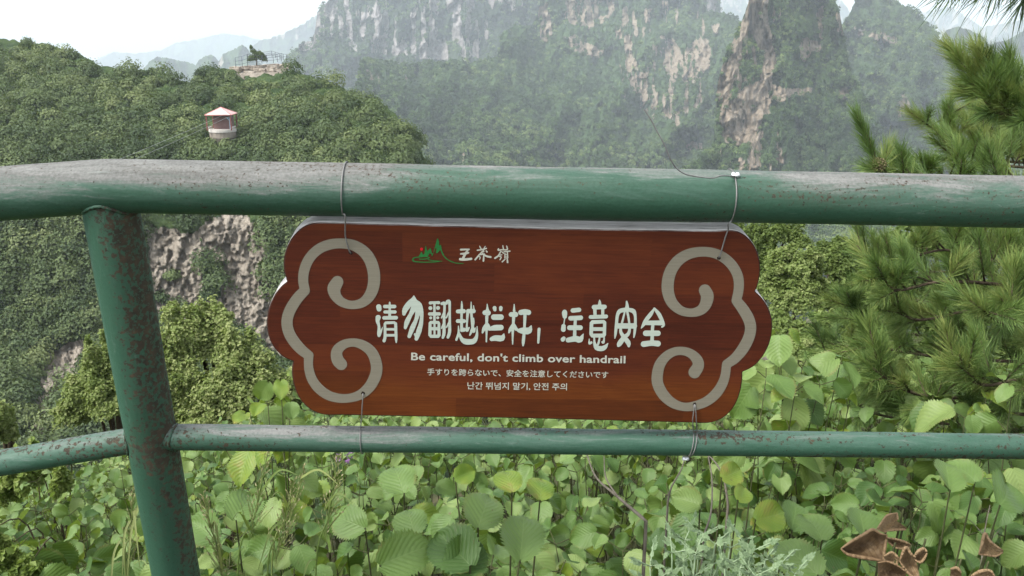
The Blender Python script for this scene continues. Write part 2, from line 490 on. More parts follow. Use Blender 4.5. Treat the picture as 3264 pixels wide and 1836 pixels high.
_, SB = sheet("mountain", [(345, 128), (351, 104), (356, 92), (359, 74), (362, 63), (370, 61), (380, 62), (390, 64), (403, 67), (420, 66), (443, 64), (456, 62), (470, 64), (484, 63), (497, 58), (500, 46), (503, 34), (517, 27), (530, 31), (537, 17), (541, 0), (545, -20), (560, -60), (640, -66), (675, -35), (690, -15), (699, -4), (704, 6), (707, 12), (714, 14), (720, 15), (728, 15), (735, 17), (748, 34), (770, 60), (800, 90), (840, 115)],
      235, lambda X, Y, t: np.interp(Y, [-60, 20, 30, 62, 100, 170, 235], [1800, 1680, 1620, 1460, 1240, 950, 770]) + 140 * np.clip((X - 480) / 120, -1, 1), 0.62, mat_midm,
      polys=pB, crown=9.5, crown_h=6.0, relief=52, rscale=(0.045, 0.022), seed=43, back_step=45, rough_edge=1.2, rock_h=16, thr=0.585, ylow=455,
      rock_fn=lambda X, Y: (streaks(73, 0.63, 0.30, 0.06)(X, Y) * inpoly(X, Y, [(600, 20), (640, 0), (700, 5), (712, 60), (700, 110), (640, 130), (612, 90)])))

# -- the dome behind the spire
pD = [[(852, 28), (880, 34), (897, 40), (896, 45), (880, 42), (860, 36)], [(897, 99), (907, 96), (910, 112), (905, 122), (898, 118)], [(939, 33), (944, 34), (943, 46), (938, 44)], [(838, 140), (848, 138), (852, 155), (844, 160)]]
mat_dome = forest_rock_material("dome_hill", GREEN2, ROCK_PINK, 1.5)
_, SD = sheet("mountain", [(820, 60), (836, 34), (845, 22), (849, 16), (854, 5), (858, -2), (870, -6), (889, -1), (901, 6), (917, 15), (925, 25), (935, 34), (940, 44), (948, 49), (966, 62), (990, 82), (1024, 104), (1080, 140), (1120, 160)],
      240, lambda X, Y, t: np.interp(Y, [-5, 40, 46, 160, 240], [1560, 1470, 1440, 1090, 870]), 0.68, mat_dome,
      polys=pD, crown=10.0, crown_h=7.0, relief=58, rscale=(0.04, 0.02), seed=47, back_step=40, rough_edge=1.5, rock_h=12, thr=0.6, ylow=440)

# -- the spire
pC = [[(741, 92), (752, 86), (762, 84), (772, 100), (764, 114), (756, 132), (751, 148), (735, 145), (720, 140), (722, 122), (726, 108)],
      [(748, -60), (766, -60), (766, 0), (770, 30), (775, 62), (771, 92), (760, 90), (763, 58), (756, 40), (748, 30), (738, 52), (741, 30), (746, 10)],
      [(720, 69), (735, 55), (744, 50), (738, 72), (734, 86), (722, 111), (716, 96)],
      [(754, 135), (763, 131), (761, 154), (756, 172), (746, 180), (748, 160)], [(763, 98), (771, 98), (770, 118), (764, 116)],
      [(771, 86), (790, 88), (812, 91), (812, 97), (795, 96), (781, 102), (772, 100)],
      [(801, 38), (812, 42), (823, 49), (812, 54), (804, 64), (800, 56)], [(836, 14), (842, 16), (845, 34), (838, 30)], [(837, 92), (848, 88), (851, 100), (842, 98)], [(818, 10), (823, 8), (822, 40), (818, 38)], [(776, 152), (782, 148), (784, 164), (777, 162)]]
mat_spire = forest_rock_material("spire", GREEN2, ROCK_PINK, 1.1)
_, SC = sheet("mountain", [(676, 178), (690, 168), (700, 160), (712, 150), (716, 132), (715, 100), (717, 84), (726, 54), (738, 31), (744, 17), (749, 0), (752, -30), (760, -70), (800, -74), (815, -30), (832, -2), (840, 15), (843, 32), (846, 55), (851, 77), (860, 92), (868, 104), (880, 138), (900, 160), (940, 190)],
      260, lambda X, Y, t: np.interp(Y, [-70, 0, 90, 150, 260], [940, 915, 865, 795, 630]) + 60 * np.clip((X - 765) / 70, -0.6, 1), 0.62, mat_spire,
      polys=pC, crown=6.0, crown_h=4.2, relief=26, rscale=(0.06, 0.02), seed=53, back_step=30, rough_edge=1.0, rock_h=8, thr=0.78, ylow=540,
      rock_fn=lambda X, Y: (streaks(75, 0.60, 0.30, 0.06)(X, Y) * inpoly(X, Y, [(716, 150), (726, 54), (749, 0), (760, -60), (790, -60), (775, 60), (780, 180), (740, 190)])))

# -- trees all over those slopes: crowns of leaf clumps standing on them
def slope_wood(name, label, P, rock, n, r0, r1, per, size, seed, mat):
    g = np.random.default_rng(seed)
    ny, nx = rock.shape
    i = g.integers(0, ny, n * 2); j = g.integers(0, nx, n * 2)
    k = rock[i, j] < 0.5
    Q = P[i[k], j[k]][:n]
    pt = fbm(Q * 0.012, 4, seed)
    r = r0 + (r1 - r0) * g.random(len(Q)) ** 1.6
    tint = np.clip(0.42 + (pt - 0.5) * 1.7 + g.normal(size=len(Q)) * 0.22, 0.0, 1.0)
    V, F, tt = leaf_cloud(Q + np.stack([0 * r, -0.3 * r, 0.35 * r], -1), np.stack([r, r, r * 1.0], -1), per, size, tint, 0.12, seed)
    o = build(name, V, [F], mat, loc=Q[0], smooth=False, attrs={"tint": tt})
    tag(o, label, "wood", kind="stuff")

# -- the near hill on the left, its cliff, and the trees on it
HILL = [(-520, 22), (-330, 18), (-240, 30), (-140, 30), (-60, 34), (0, 41), (13, 43), (27, 46), (44, 46), (60, 50), (70, 55), (80, 56), (90, 62), (102, 70), (115, 70), (134, 71), (148, 73), (161, 74), (169, 77), (179, 84), (192, 86), (201, 75), (215, 73), (232, 72),
        (240, 73), (285, 72), (295, 74), (315, 81), (327, 84), (345, 91), (357, 99), (376, 108), (393, 115), (403, 126), (412, 134), (419, 146), (424, 160), (428, 172), (436, 186), (450, 212), (480, 240), (520, 280)]
_hy = [20, 40, 66, 80, 120, 160, 215, 225, 345, 430, 620]
_hd = [260, 238, 216, 206, 177, 158, 146, 143, 138, 118, 84]
def hill_depth(X, Y, t=None):
    d_ = np.interp(Y, _hy, _hd)
    return d_ + np.clip((X - 395) / 33, 0, 1) ** 2 * 22 + np.clip((X - 424) / 90, 0, 1) * 190 + np.clip((150 - X) / 150, 0, 1) * -10 * np.clip((200 - Y) / 100, 0, 1)
pH = [[(148, 226), (162, 229), (180, 234), (199, 232), (206, 226), (210, 217), (225, 219), (243, 216), (252, 222), (270, 226), (275, 257), (282, 290), (300, 300), (290, 360), (262, 350), (243, 327), (223, 330), (166, 330), (150, 330)],
      [(51, 352), (70, 343), (92, 345), (84, 371), (66, 395), (55, 411), (53, 445), (24, 445), (36, 396), (44, 371)],
      [(232, 66), (290, 64), (286, 75), (268, 80), (240, 78)]]
def hill_rock(X, Y):
    veg = fbm(np.stack([X * 0.05, Y * 0.09, 0 * X], -1), 4, 91)
    return (rock_mask(X, Y, pH, 60, 3.5, 0.97) > 0.5) & ~(inpoly(X, Y, [(204, 268), (220, 262), (222, 300), (205, 304)])) & (veg < 0.80)
mat_hill = forest_rock_material("near_hill", GREEN, ROCK_TAN, 0.22)
hill, _ = sheet("hill", HILL, 640, hill_depth, 1.25, mat_hill, crown=2.6, crown_h=1.2, relief=0.5, rscale=(0.03, 0.02), seed=61, back_step=9, rock_h=1.5,
                rock_fn=lambda X, Y: hill_rock(X, Y).astype(float))

mat_tree = leaf_material("hill_tree_leaves", [(0.0, (0.040, 0.068, 0.026)), (0.35, (0.074, 0.110, 0.042)), (0.7, (0.112, 0.152, 0.058)), (1.0, (0.165, 0.202, 0.080))], 0.15)
mat_mtree = leaf_material("mountain_tree_leaves", [(0.0, (0.011, 0.030, 0.009)), (0.4, (0.040, 0.080, 0.022)), (0.75, (0.090, 0.148, 0.042)), (1.0, (0.165, 0.220, 0.070))], 0.1)
slope_wood("mountain_wood", "hazy green trees covering the cliff mountain behind the lookout", *SA, 5000, 3.5, 8.5, 26, 4.2, 401, mat_mtree)
slope_wood("mountain_wood", "hazy green trees covering the broad middle mountain above the sign", *SB, 11000, 2.4, 5.6, 36, 2.4, 402, mat_mtree)
slope_wood("mountain_wood", "hazy green trees covering the steep spire above the right end of the rail", *SC, 9000, 1.4, 3.5, 36, 1.4, 403, mat_mtree)
slope_wood("mountain_wood", "hazy green trees covering the domed hill behind the spire", *SD, 7000, 2.6, 5.8, 36, 2.5, 404, mat_mtree)
# centres of the crowns of the wood on the hill
g = np.random.default_rng(5)
TX, TY = np.meshgrid(np.arange(-500, 512, 10.5), np.arange(44, 470, 8.0))
TX = (TX + g.normal(size=TX.shape) * 3.4).ravel(); TY = (TY + g.normal(size=TY.shape) * 2.6).ravel()
ridge_y = np.interp(TX, [p[0] for p in HILL], [p[1] for p in HILL])
bare = np.zeros(TX.shape, bool)
for p_ in pH[:2]: bare |= (inpoly(TX, TY - 7, p_) | inpoly(TX, TY, p_) | inpoly(TX, TY - 3, p_))
veg_ = inpoly(TX, TY, [(205, 268), (218, 262), (221, 300), (207, 304)]) | (inpoly(TX, TY, [(262, 215), (300, 215), (300, 330), (272, 300)])) | (g.random(TX.shape) < 0.012)
keep = (TY > ridge_y + 2.5) & ~(bare & ~veg_) & ((TX < 424) | (TY > ridge_y + 8))
keep &= ~inpoly(TX, TY, [(198, 113), (244, 113), (241, 147), (207, 147)])
keep &= ~inpoly(TX, TY, [(226, 50), (294, 50), (290, 82), (262, 92), (236, 90)])
keep &= ~((TX > 130) & (TX < 300) & (TY > 205) & (TY < 230) & (g.random(TX.shape) < 0.5))
TX, TY = TX[keep], TY[keep]
TP = at1(TX, TY, hill_depth(TX, TY))
rad = 1.35 + 1.75 * g.random(len(TX)) ** 1.5
patch = fbm(np.stack([TX * 0.02, TY * 0.03, 0 * TX], -1), 3, 8)
tint0 = np.clip(0.42 + (patch - 0.5) * 1.1 + g.normal(size=len(TX)) * 0.21, 0.03, 0.95)
Rr = np.stack([rad, rad, rad * (0.8 + 0.35 * g.random(len(TX)))], -1)
Cc = TP + np.stack([0 * rad, -0.3 * rad, Rr[:, 2] * 0.55], -1)
V_, F_, t_ = leaf_cloud(Cc, Rr, np.where(TY > 165, 330, 420), 0.46, tint0, 0.08, 3, out=1.7)
o = build("hillside_wood", V_, [F_], mat_tree, loc=TP[0], smooth=False, attrs={"tint": t_})
tag(o, "mixed green wood covering the near hill and hanging over its cliff", "wood", kind="stuff")

# -- ground on this side: path, the bed beyond the railing, the slope running off into the valley
def ground_z(x, y):
    z = np.interp(y, [-30, -3, 0, 1.15, 1.6, 5, 14, 30, 60, 120, 400], [1.2, 0.05, 0.0, -0.03, -0.36, -1.42, -5.6, -15, -42, -110, -330])
    z = z + np.clip((x - 0.2) / 1.2, 0, 1) * np.interp(y, [3.5, 7, 14, 30, 60], [0.0, 0.95, 2.5, 5, 12]) + np.clip((-x - 0.6) / 2.0, 0, 1) * np.interp(y, [0.5, 1.5, 4, 10], [0, -0.12, -0.5, -1.4])
    return z
gx = np.concatenate([np.linspace(-260, -14, 30), np.linspace(-12, 12, 121), np.linspace(14, 260, 30)])
gy = np.concatenate([np.linspace(-30, -2, 12), np.linspace(-1.8, 14, 120), np.linspace(15, 400, 60)])
GX, GY = np.meshgrid(gx, gy)
GZ = ground_z(GX, GY) + (fbm(np.stack([GX * 0.8, GY * 0.8, 0 * GX], -1), 4, 3) - 0.5) * np.clip(np.abs(GY) * 0.04, 0.05, 2.0)
n_, m_ = GX.shape
i = np.arange(n_ - 1)[:, None] * m_ + np.arange(m_ - 1)[None]
t = NT("hillside_soil")
ob = t.obj()
col = t.ramp(t.noise(ob, 3.0, 6), [(0.3, (0.020, 0.026, 0.012)), (0.5, (0.045, 0.050, 0.022)), (0.7, (0.08, 0.07, 0.04))])
mat_soil = t.done(t.bsdf(col, 0.95, 0.1, t.noise(ob, 14, 6), 0.7, 0.05))
o = build("hillside_ground", np.stack([GX, GY, GZ], -1), [np.stack([i, i + 1, i + m_ + 1, i + m_], -1).reshape(-1, 4)], mat_soil, loc=(0, 0, 0))
tag(o, kind="structure")
# valley floor out to the horizon
a = np.linspace(0, 2 * math.pi, 65)[:-1]; rr = np.array([150, 400, 900, 2000, 4500, 12000])
VV = np.stack([rr[:, None] * np.cos(a), rr[:, None] * np.sin(a), np.repeat(np.array([-300, -335, -340, -340, -340, -340.0])[:, None], 64, 1)], -1)
i = np.arange(5)[:, None] * 64; j = np.arange(64)[None]
t = NT("valley_floor"); ob = t.obj()
mat_valley = t.done(t.bsdf(t.ramp(t.noise(ob, 0.01, 8), [(0.3, GREEN2[0]), (0.6, GREEN2[1]), (0.8, GREEN2[2])]), 0.95, 0.1))
o = build("valley_ground", VV, [np.stack([i + j, i + (j + 1) % 64, i + 64 + (j + 1) % 64, i + 64 + j], -1).reshape(-1, 4)], mat_valley, loc=(0, 0, -340))
tag(o, kind="structure")
# ================================================================== things on the near hill
def flat(name, col, rough=0.6, spec=0.3, nscale=None, amt=0.25, bump=0.0, metal=0.0):
    t = NT(name)
    if nscale:
        ob = t.obj()
        f = t.noise(ob, nscale, 5, 0.65)
        c = t.mix(t.mr(f, 0.3, 0.7), [k * (1 - amt) for k in col], [min(1, k * (1 + amt)) for k in col])
        return t.done(t.bsdf(c, rough, spec, f if bump else None, bump, 0.02, Metallic=metal))
    return t.done(t.bsdf(col, rough, spec, Metallic=metal))

mat_roof = flat("painted_roof", (0.60, 0.36, 0.34), 0.5, 0.3, 0.8, 0.12)
mat_ridge = flat("roof_ridge_paint", (0.46, 0.19, 0.18), 0.5)
mat_redpost = flat("red_post_paint", (0.19, 0.062, 0.054), 0.6, 0.3, 2, 0.3)
mat_booth = flat("booth_panels", (0.17, 0.105, 0.095), 0.7, 0.2, 0.8, 0.2)
mat_blue = flat("pale_blue_paint", (0.36, 0.55, 0.66), 0.5)
mat_slab = flat("concrete_slab", (0.52, 0.49, 0.45), 0.9, 0.1, 1.2, 0.15)
mat_stone = flat("rubble_stone", (0.13, 0.12, 0.092), 0.9, 0.1, 2.5, 0.45, 0.6)
mat_steel_dark = flat("dark_steel", (0.05, 0.06, 0.075), 0.5, 0.4, None)
mat_bark = flat("bark", (0.09, 0.065, 0.045), 0.9, 0.1, 18, 0.45, 0.6)

# pavilion: floor centre from the photograph
pc = at1(222.5, 129.0, 163.0)
s = 172.0 / 887.0                              # metres per pixel there
yaw = R(3)
M = np.array(Matrix.Translation(Vector(pc)) @ Matrix.Rotation(yaw, 4, 'Z'))
pav = thing("pavilion", "small open pavilion with a pink red roof standing among the hillside trees", "pavilion", matrix=M.tolist())
def LP(v): v = np.asarray(v, float); return v @ M[:3, :3].T + M[:3, 3]
NS = 4; rad_r = 3.3; zr = 2.75; zt = 3.95
hexa = np.array([[rad_r * math.sin(R(90 * k + 45)), rad_r * math.cos(R(90 * k + 45))] for k in range(NS)])
Vr = np.vstack([[[x, y, zr] for x, y in hexa], [[x * 0.97, y * 0.97, zr - 0.14] for x, y in hexa], [[0, 0, zt]], [[0, 0, zr + 0.35]]])
Fr3 = [[k, (k + 1) % NS, 2 * NS] for k in range(NS)] + [[(k + 1) % NS + NS, k + NS, 2 * NS + 1] for k in range(NS)]
Fr4 = [[k + NS, (k + 1) % NS + NS, (k + 1) % NS, k] for k in range(NS)]
roof = build("roof", LP(Vr), [Fr3, Fr4], mat_roof, pav, smooth=False)
a_ = Acc()
for k in range(NS):
    a_.add(*tube([LP([[hexa[k][0], hexa[k][1], zr + .02]])[0], LP([[0, 0, zt + .03]])[0]], 0.05, 6)[:2])
    k2 = (k + 1) % NS
    a_.add(*tube([LP([[hexa[k][0], hexa[k][1], zr - .07]])[0], LP([[hexa[k2][0], hexa[k2][1], zr - .07]])[0]], 0.085, 6)[:2])
a_.build("roof_ridges", [mat_ridge], pav)
for k in range(NS):
    x, y = hexa[k] * 0.92
    V, F = box((x, y, zr / 2 - 0.05), (0.2, 0.2, zr)); build("post", LP(V), F, mat_redpost, pav, smooth=False)
V, F = box((0.1, 0.9, 1.15), (3.2, 2.0, 2.3)); V2, F2 = box((0.1, -0.105, 1.15), (0.06, 0.02, 2.2))
a_ = Acc(); a_.add(LP(V), F); a_.add(LP(V2), F2); a_.build("booth", [mat_booth], pav, smooth=False)
a_ = Acc()
for c, sz in (((1.75, -1.2, 1.1), (0.16, 0.16, 2.2)), ((1.38, -1.2, 2.13), (0.62, 0.14, 0.12))):
    V, F = box(c, sz); a_.add(LP(V), F)
V, F, _ = tube(LP([[1.68, -1.2, 1.65], [1.3, -1.2, 2.08]]), 0.05, 6); a_.add(V, F)
a_.build("blue_gantry", [mat_blue], pav, smooth=False)
th = np.linspace(0, 2 * math.pi, 25)[:-1]
def drum(r0, r1, z0, z1):
    V = np.concatenate([np.stack([r0 * np.cos(th), r0 * np.sin(th), 0 * th + z0], -1), np.stack([r1 * np.cos(th), r1 * np.sin(th), 0 * th + z1], -1)])
    j = np.arange(24)
    return V, [np.stack([j, (j + 1) % 24, 24 + (j + 1) % 24, 24 + j], -1), np.arange(24, 48)[None]]
V, F = drum(2.45, 2.45, -0.45, 0.0); build("floor_slab", LP(V), F, mat_slab, pav, smooth=False)
V, F = drum(2.35, 2.35, -1.5, -0.452); build("plinth", LP(V), F, flat("plinth_plaster", (0.24, 0.21, 0.175), 0.9, 0.1, 1.0, 0.2), pav, smooth=False)
V, F = drum(2.42, 2.3, -7.5, -1.502); build("stone_base", LP(V), F, mat_stone, pav, smooth=False)
for sx_ in (-1, 1):
    V, F = box((sx_ * 2.1, -0.2, 0.35), (0.16, 2.4, 0.3)); build("bench", LP(V), F, mat_slab, pav, smooth=False)

# two cables running from the pavilion down to the left
for k, (p0, p1) in enumerate((((226.5, 113.5), (-190, 276)), ((231, 115.5), (-190, 290)))):
    A = at1(p0[0], p0[1], 163.2); B = at1(p1[0], p1[1], 62.0)
    tt = np.linspace(0, 1, 24)[:, None]
    P = A + (B - A) * tt; P[:, 2] -= (4 * tt * (1 - tt))[:, 0] * 0.5
    V, F, uv = tube(P, 0.022, 6)
    o = build("zip_line_cable", V, F, flat("cable_steel" + str(k), (0.26, 0.28, 0.26), 0.5, 0.4), loc=A)
    tag(o, ["upper of the two thin cables running down from the pavilion", "lower of the two thin cables running down from the pavilion"][k], "cable", "cables from the pavilion")

# lookout: a stacked rock outcrop with a railing round its top
ls = 216.0 / 887.0
lc = at1(261, 66, 216.0)
g = np.random.default_rng(21)
a_ = Acc()
t = NT("outcrop_rock"); ob = t.obj()
ly = t.noise(t.map(ob, (0.5, 0.5, 3.0)), 0.9, 6, 0.7); n2 = t.noise(ob, 1.6, 5)
mat_outcrop = t.done(t.bsdf(t.ramp(t.math('ADD', t.math('MULTIPLY', ly, 0.6), t.math('MULTIPLY', n2, 0.4)), [(0.33, (0.09, 0.075, 0.06)), (0.5, (0.29, 0.25, 0.205)), (0.66, (0.56, 0.52, 0.45))]), 0.9, 0.1, ly, 0.8, 0.4))
def rock_block(c, sz, rot, seed):
    n = 7
    u = np.linspace(-1, 1, n); V = []; F = []; base = 0
    for ax in range(3):
        for sg in (-1, 1):
            A, B = np.meshgrid(u, u)
            Q = np.zeros((n * n, 3)); o1, o2 = [q for q in range(3) if q != ax]
            Q[:, ax] = sg; Q[:, o1] = A.ravel(); Q[:, o2] = B.ravel()
            i = np.arange(n - 1)[:, None] * n + np.arange(n - 1)[None]
            f = np.stack([i, i + 1, i + n + 1, i + n], -1).reshape(-1, 4)
            V.append(Q); F.append(f + base); base += n * n
    V = np.concatenate(V); F = np.concatenate(F)
    V = V / (np.linalg.norm(V, axis=1)[:, None] ** 0.35)
    V = V * np.asarray(sz) / 2
    V = V + (fbm(V * 1.1 + seed * 7.7, 3, seed)[:, None] - 0.5) * 0.5 * np.minimum(1, np.asarray(sz)) * np.sign(V)
    ca, sa = math.cos(rot), math.sin(rot)
    V = np.stack([V[:, 0] * ca - V[:, 1] * sa, V[:, 0] * sa + V[:, 1] * ca, V[:, 2]], -1) + c
    return V, [F]
for k in range(46):
    x = -6.6 + 13.2 * g.random(); z = -0.2 - 3.0 * g.random() ** 1.2
    if x > 3 and z < -1.6: continue
    top = 0.05 + 0.35 * (x / 6.5)
    zz = min(z, top - 0.5)
    V, F = rock_block(lc + [x, -0.8 + 1.4 * g.random() + (0.5 if z > -1 else -0.5), zz], (1.5 + 1.8 * g.random(), 1.6, 0.7 + 0.9 * g.random()), g.normal() * 0.25, k)
    a_.add(V, F)
V, F = rock_block(lc + [0.2, 3.2, -0.55], (13.4, 6.5, 1.5), 0.0, 77); V[:, 2] += (V[:, 0] - lc[0]) * 0.045; a_.add(V, F)
outcrop = a_.build("rock_outcrop", [mat_outcrop], loc=lc)
tag(outcrop, kind="structure")
rail = thing("lookout_railing", "thin dark railing round the top of the distant rock outcrop", "railing", loc=lc)
front = [(236, 67.5, 57.5), (242.5, 66.5, 56.5), (247.8, 65.5, 54.5), (262, 62.5, 56), (267, 62, 55), (273.5, 62, 54.5), (277.5, 61, 54), (281.5, 60.5, 53.5), (286.8, 61, 54.5)]
back_ = [(247.8, 60, 54), (252, 59, 54), (272, 56, 51), (275.5, 57, 52), (280, 58, 53.6), (283.5, 58.5, 54.2)]
def railing(list_, dep, close):
    tops = []
    for x, y0, y1 in list_:
        b, tp = at1(x, y0 + 1.0, dep), at1(x, y1, dep)
        tp[:2] = b[:2]; tops.append((b, tp))
        V, F, _ = tube([b, tp], 0.055, 6); build("post", V, F, mat_steel_dark, rail)
    for fr in (1.0, 0.66, 0.33):
        V, F, _ = tube([b + (tp - b) * fr for b, tp in tops], 0.04, 6); build("rail", V, F, mat_steel_dark, rail)
railing(front, 214.6, False); railing(back_, 220.5, False)

# the lone tree on the lookout
tb = at1(256.5, 64, 215.6)
lt = thing("lone_tree", "dark bushy tree with a leaning tip on top of the railed rock outcrop", "tree", loc=tb)
V, F, _ = tube(spline([tb + [0, 0, -0.4], tb + [0.1, 0, 0.9], tb + [-0.2, 0, 2.2], tb + [-0.8, 0, 3.6]]), np.linspace(0.16, 0.04, 37), 8); build("trunk", V, F, mat_bark, lt)
Cc = np.array([[0.3, 0, 1.3], [1.4, 0.2, 1.3], [-1.0, 0.1, 1.2], [0.4, 0, 2.3], [-0.5, 0, 2.9], [-1.0, 0, 3.8], [1.4, -.2, 2.2], [-1.5, 0, 0.9], [2.1, 0, 0.9]]) + tb
Rr2 = np.array([[1.6, 1.2, 1.2], [1.2, 1, 1.0], [1.1, 1, 1.0], [1.3, 1.0, 1.0], [.7, .7, .7], [.35, .35, .7], [.8, .8, .7], [.8, .8, .7], [.7, .7, .7]])
V, F, tt_ = leaf_cloud(Cc, Rr2, 230, 0.36, 0.30, 0.2, 9)
build("crown", V, [F], mat_tree, lt, smooth=False, attrs={"tint": tt_})

# ================================================================== shrubs on the slope beyond the bed
mat_shrub = leaf_material("slope_shrub_leaves", [(0.0, (0.066, 0.108, 0.028)), (0.4, (0.140, 0.196, 0.054)), (0.75, (0.225, 0.288, 0.094)), (1.0, (0.33, 0.375, 0.155))], 0.42)
mat_stem = flat("shrub_stems", (0.075, 0.058, 0.038), 0.9, 0.1, 30, 0.4)
def slope_shrub(name, label, cat, lobes, depth, size, n, tint, seed, group=None, mat=None, sr=0.035, out=0.8):
    """lobes: (x, y, rx, ry) in 1024-wide pixels at the given depth"""
    s_ = depth / 887.0
    C_ = np.array([at1(x, y, depth + dz) for x, y, rx, ry, dz in lobes]); R_ = np.array([[rx * s_, max(rx, ry) * s_ * 0.8, ry * s_] for x, y, rx, ry, dz in lobes])
    base = C_.mean(0); ctr = base.copy(); base[2] = ground_z(base[0], base[1]) - 0.1
    o = thing(name, label, cat, loc=base, group=group)
    ar = R_[:, 0] * R_[:, 2]; per = np.maximum(60, (n * ar / ar.sum()).astype(int))
    # small upright sprays break the outline
    g_ = np.random.default_rng(seed + 900)
    ns = 7 * len(C_); kk = g_.integers(0, len(C_), ns); az = g_.random(ns) * 6.28; el_ = 0.25 + 1.2 * g_.random(ns)
    off = np.stack([np.cos(az) * np.cos(el_), np.sin(az) * np.cos(el_), np.sin(el_)], -1)
    C_ = np.concatenate([C_, C_[kk] + off * R_[kk] * 0.95]); R_ = np.concatenate([R_ * 0.92, R_[kk] * np.array([0.20, 0.20, 0.34]) * (0.6 + 0.8 * g_.random(ns))[:, None]])
    per = np.concatenate([per, np.maximum(25, per[kk] * 0.05).astype(int)])
    tl = np.clip(tint + np.concatenate([np.zeros(len(C_) - ns), g_.normal(size=ns) * 0.15]), 0, 1)
    V, F, tt = leaf_cloud(C_, R_, per, size, tl, 0.26, seed, 0.6, 0.6, 0.3, out)
    build("foliage", V, [F], mat or mat_shrub, o, smooth=False, attrs={"tint": tt})
    a = Acc()
    for k in range(len(lobes)):
        P = spline([base + [0.1 * (k % 3 - 1), 0.05 * (k % 2), 0], ctr * 0.5 + C_[k] * 0.5 + [0, 0.2, -0.1], C_[k] + [0, 0, R_[k, 2] * 0.6]], 6)
        V, F, _ = tube(P, np.linspace(sr, sr * 0.25, len(P)), 6); a.add(V, F)
    a.build("stem", [mat_stem], o)
    return o
slope_shrub("slope_shrub", "light green small leaved shrub on the slope between the railing post and the sign", "shrub",
            [(166, 372, 24, 40, 0), (160, 420, 26, 30, 0), (184, 348, 26, 38, 0), (212, 341, 24, 36, .3), (238, 362, 26, 34, .1), (178, 395, 30, 30, -.2), (222, 398, 36, 30, -.3), (262, 385, 26, 28, 0), (284, 398, 24, 26, .1), (196, 322, 13, 16, .2), (222, 318, 12, 14, .3), (172, 312, 8, 10, .2), (300, 400, 22, 24, .2), (206, 425, 40, 22, -.3), (260, 425, 40, 20, -.3)],
            13.0, 0.050, 46000, 0.84, 31)
slope_shrub("slope_shrub", "darker small leaved shrub half hidden behind the left side of the railing post", "shrub",
            [(98, 372, 16, 32, 0), (118, 362, 18, 34, .2), (86, 400, 24, 24, 0), (112, 405, 26, 26, -.2), (72, 418, 20, 16, 0), (128, 345, 12, 22, .3), (136, 395, 22, 30, .3), (108, 340, 6, 12, .2)],
            15.0, 0.052, 28000, 0.68, 32)
slope_shrub("slope_shrub", "small bright shrub at the far left edge above the lower rail", "shrub",
            [(4, 422, 9, 18, 0), (-8, 432, 14, 16, 0), (10, 436, 9, 12, .1), (-30, 430, 18, 20, 0.3)], 11.0, 0.05, 6000, 0.66, 33)
slope_shrub("slope_shrub", "rounded yellow green shrub between the right end of the sign and the pine", "shrub",
            [(790, 272, 27, 22, 0), (772, 290, 18, 20, 0), (808, 284, 24, 24, .4), (798, 304, 30, 20, -.2), (776, 262, 12, 14, .2), (812, 262, 14, 14, .2)],
            15.0, 0.05, 22000, 0.64, 34)
slope_shrub("slope_shrub", "tall dark shrub in the gap right of the sign just below the top rail", "shrub",
            [(772, 238, 16, 16, 0), (788, 234, 18, 14, .3), (764, 252, 12, 14, 0), (800, 244, 14, 12, 0), (752, 244, 14, 18, 0), (738, 240, 14, 18, 0), (756, 262, 12, 16, 0), (765, 275, 12, 16, 0), (752, 285, 14, 18, 0)], 19.0, 0.06, 12000, 0.36, 35)
slope_shrub("slope_shrub", "dark dense shrub whose right half disappears behind the pine branches", "shrub",
            [(838, 268, 18, 20, 0), (846, 292, 20, 22, 0), (832, 304, 16, 18, .3), (852, 314, 18, 14, 0), (866, 276, 18, 24, .4), (842, 250, 14, 12, .3), (822, 252, 10, 10, .5)], 16.0, 0.055, 20000, 0.34, 36)
slope_shrub("slope_shrub", "feathery grey green shrub low beside the right edge of the sign", "shrub",
            [(782, 330, 20, 16, 0), (800, 338, 24, 16, 0), (770, 344, 12, 14, 0), (826, 330, 22, 16, 0), (850, 340, 26, 18, 0), (760, 322, 9, 16, 0.2), (812, 352, 30, 12, -.4), (765, 362, 18, 12, -.4), (750, 378, 20, 12, -.6), (790, 376, 26, 12, -.6), (750, 345, 14, 16, 0), (735, 392, 22, 12, -.8), (770, 394, 26, 12, -.8)], 9.0, 0.04, 20000, 0.5, 37)
# background growth low on the right slope, behind the pine
slope_shrub("slope_shrub", "shadowy wide shrub filling the slope behind the pine at the right edge", "shrub",
            [(880 + 30 * k, 300 + 14 * (k % 3), 30, 34, .3 * (k % 2)) for k in range(8)] + [(870 + 32 * k, 372, 30, 30, 0) for k in range(8)] + [(900 + 30 * k, 250, 22, 22, 0) for k in range(6)], 8.5, 0.05, 30000, 0.26, 38)
mat_slope_rock = flat("slope_rock", (0.20, 0.18, 0.15), 0.9, 0.1, 8, 0.4, 0.6)
# pale bare rocks on the slope beyond the bed, right of the sign
for k, (x, y, r, dp, lb) in enumerate(((764, 356, 6, 7.2, "pale bare rock behind the tall hazel sprig at the sign's right edge"), (811, 321, 4, 8.2, "small pale rock between the grey green shrub and the pine"))):
    c_ = at1(x, y, dp)
    V, F = rock_block(c_, (r * 0.02, r * 0.022, r * 0.014), k * 0.7, 200 + k)
    o = build("slope_rock", V, F, mat_slope_rock, loc=c_); tag(o, lb, "rock", "rocks on the slope")
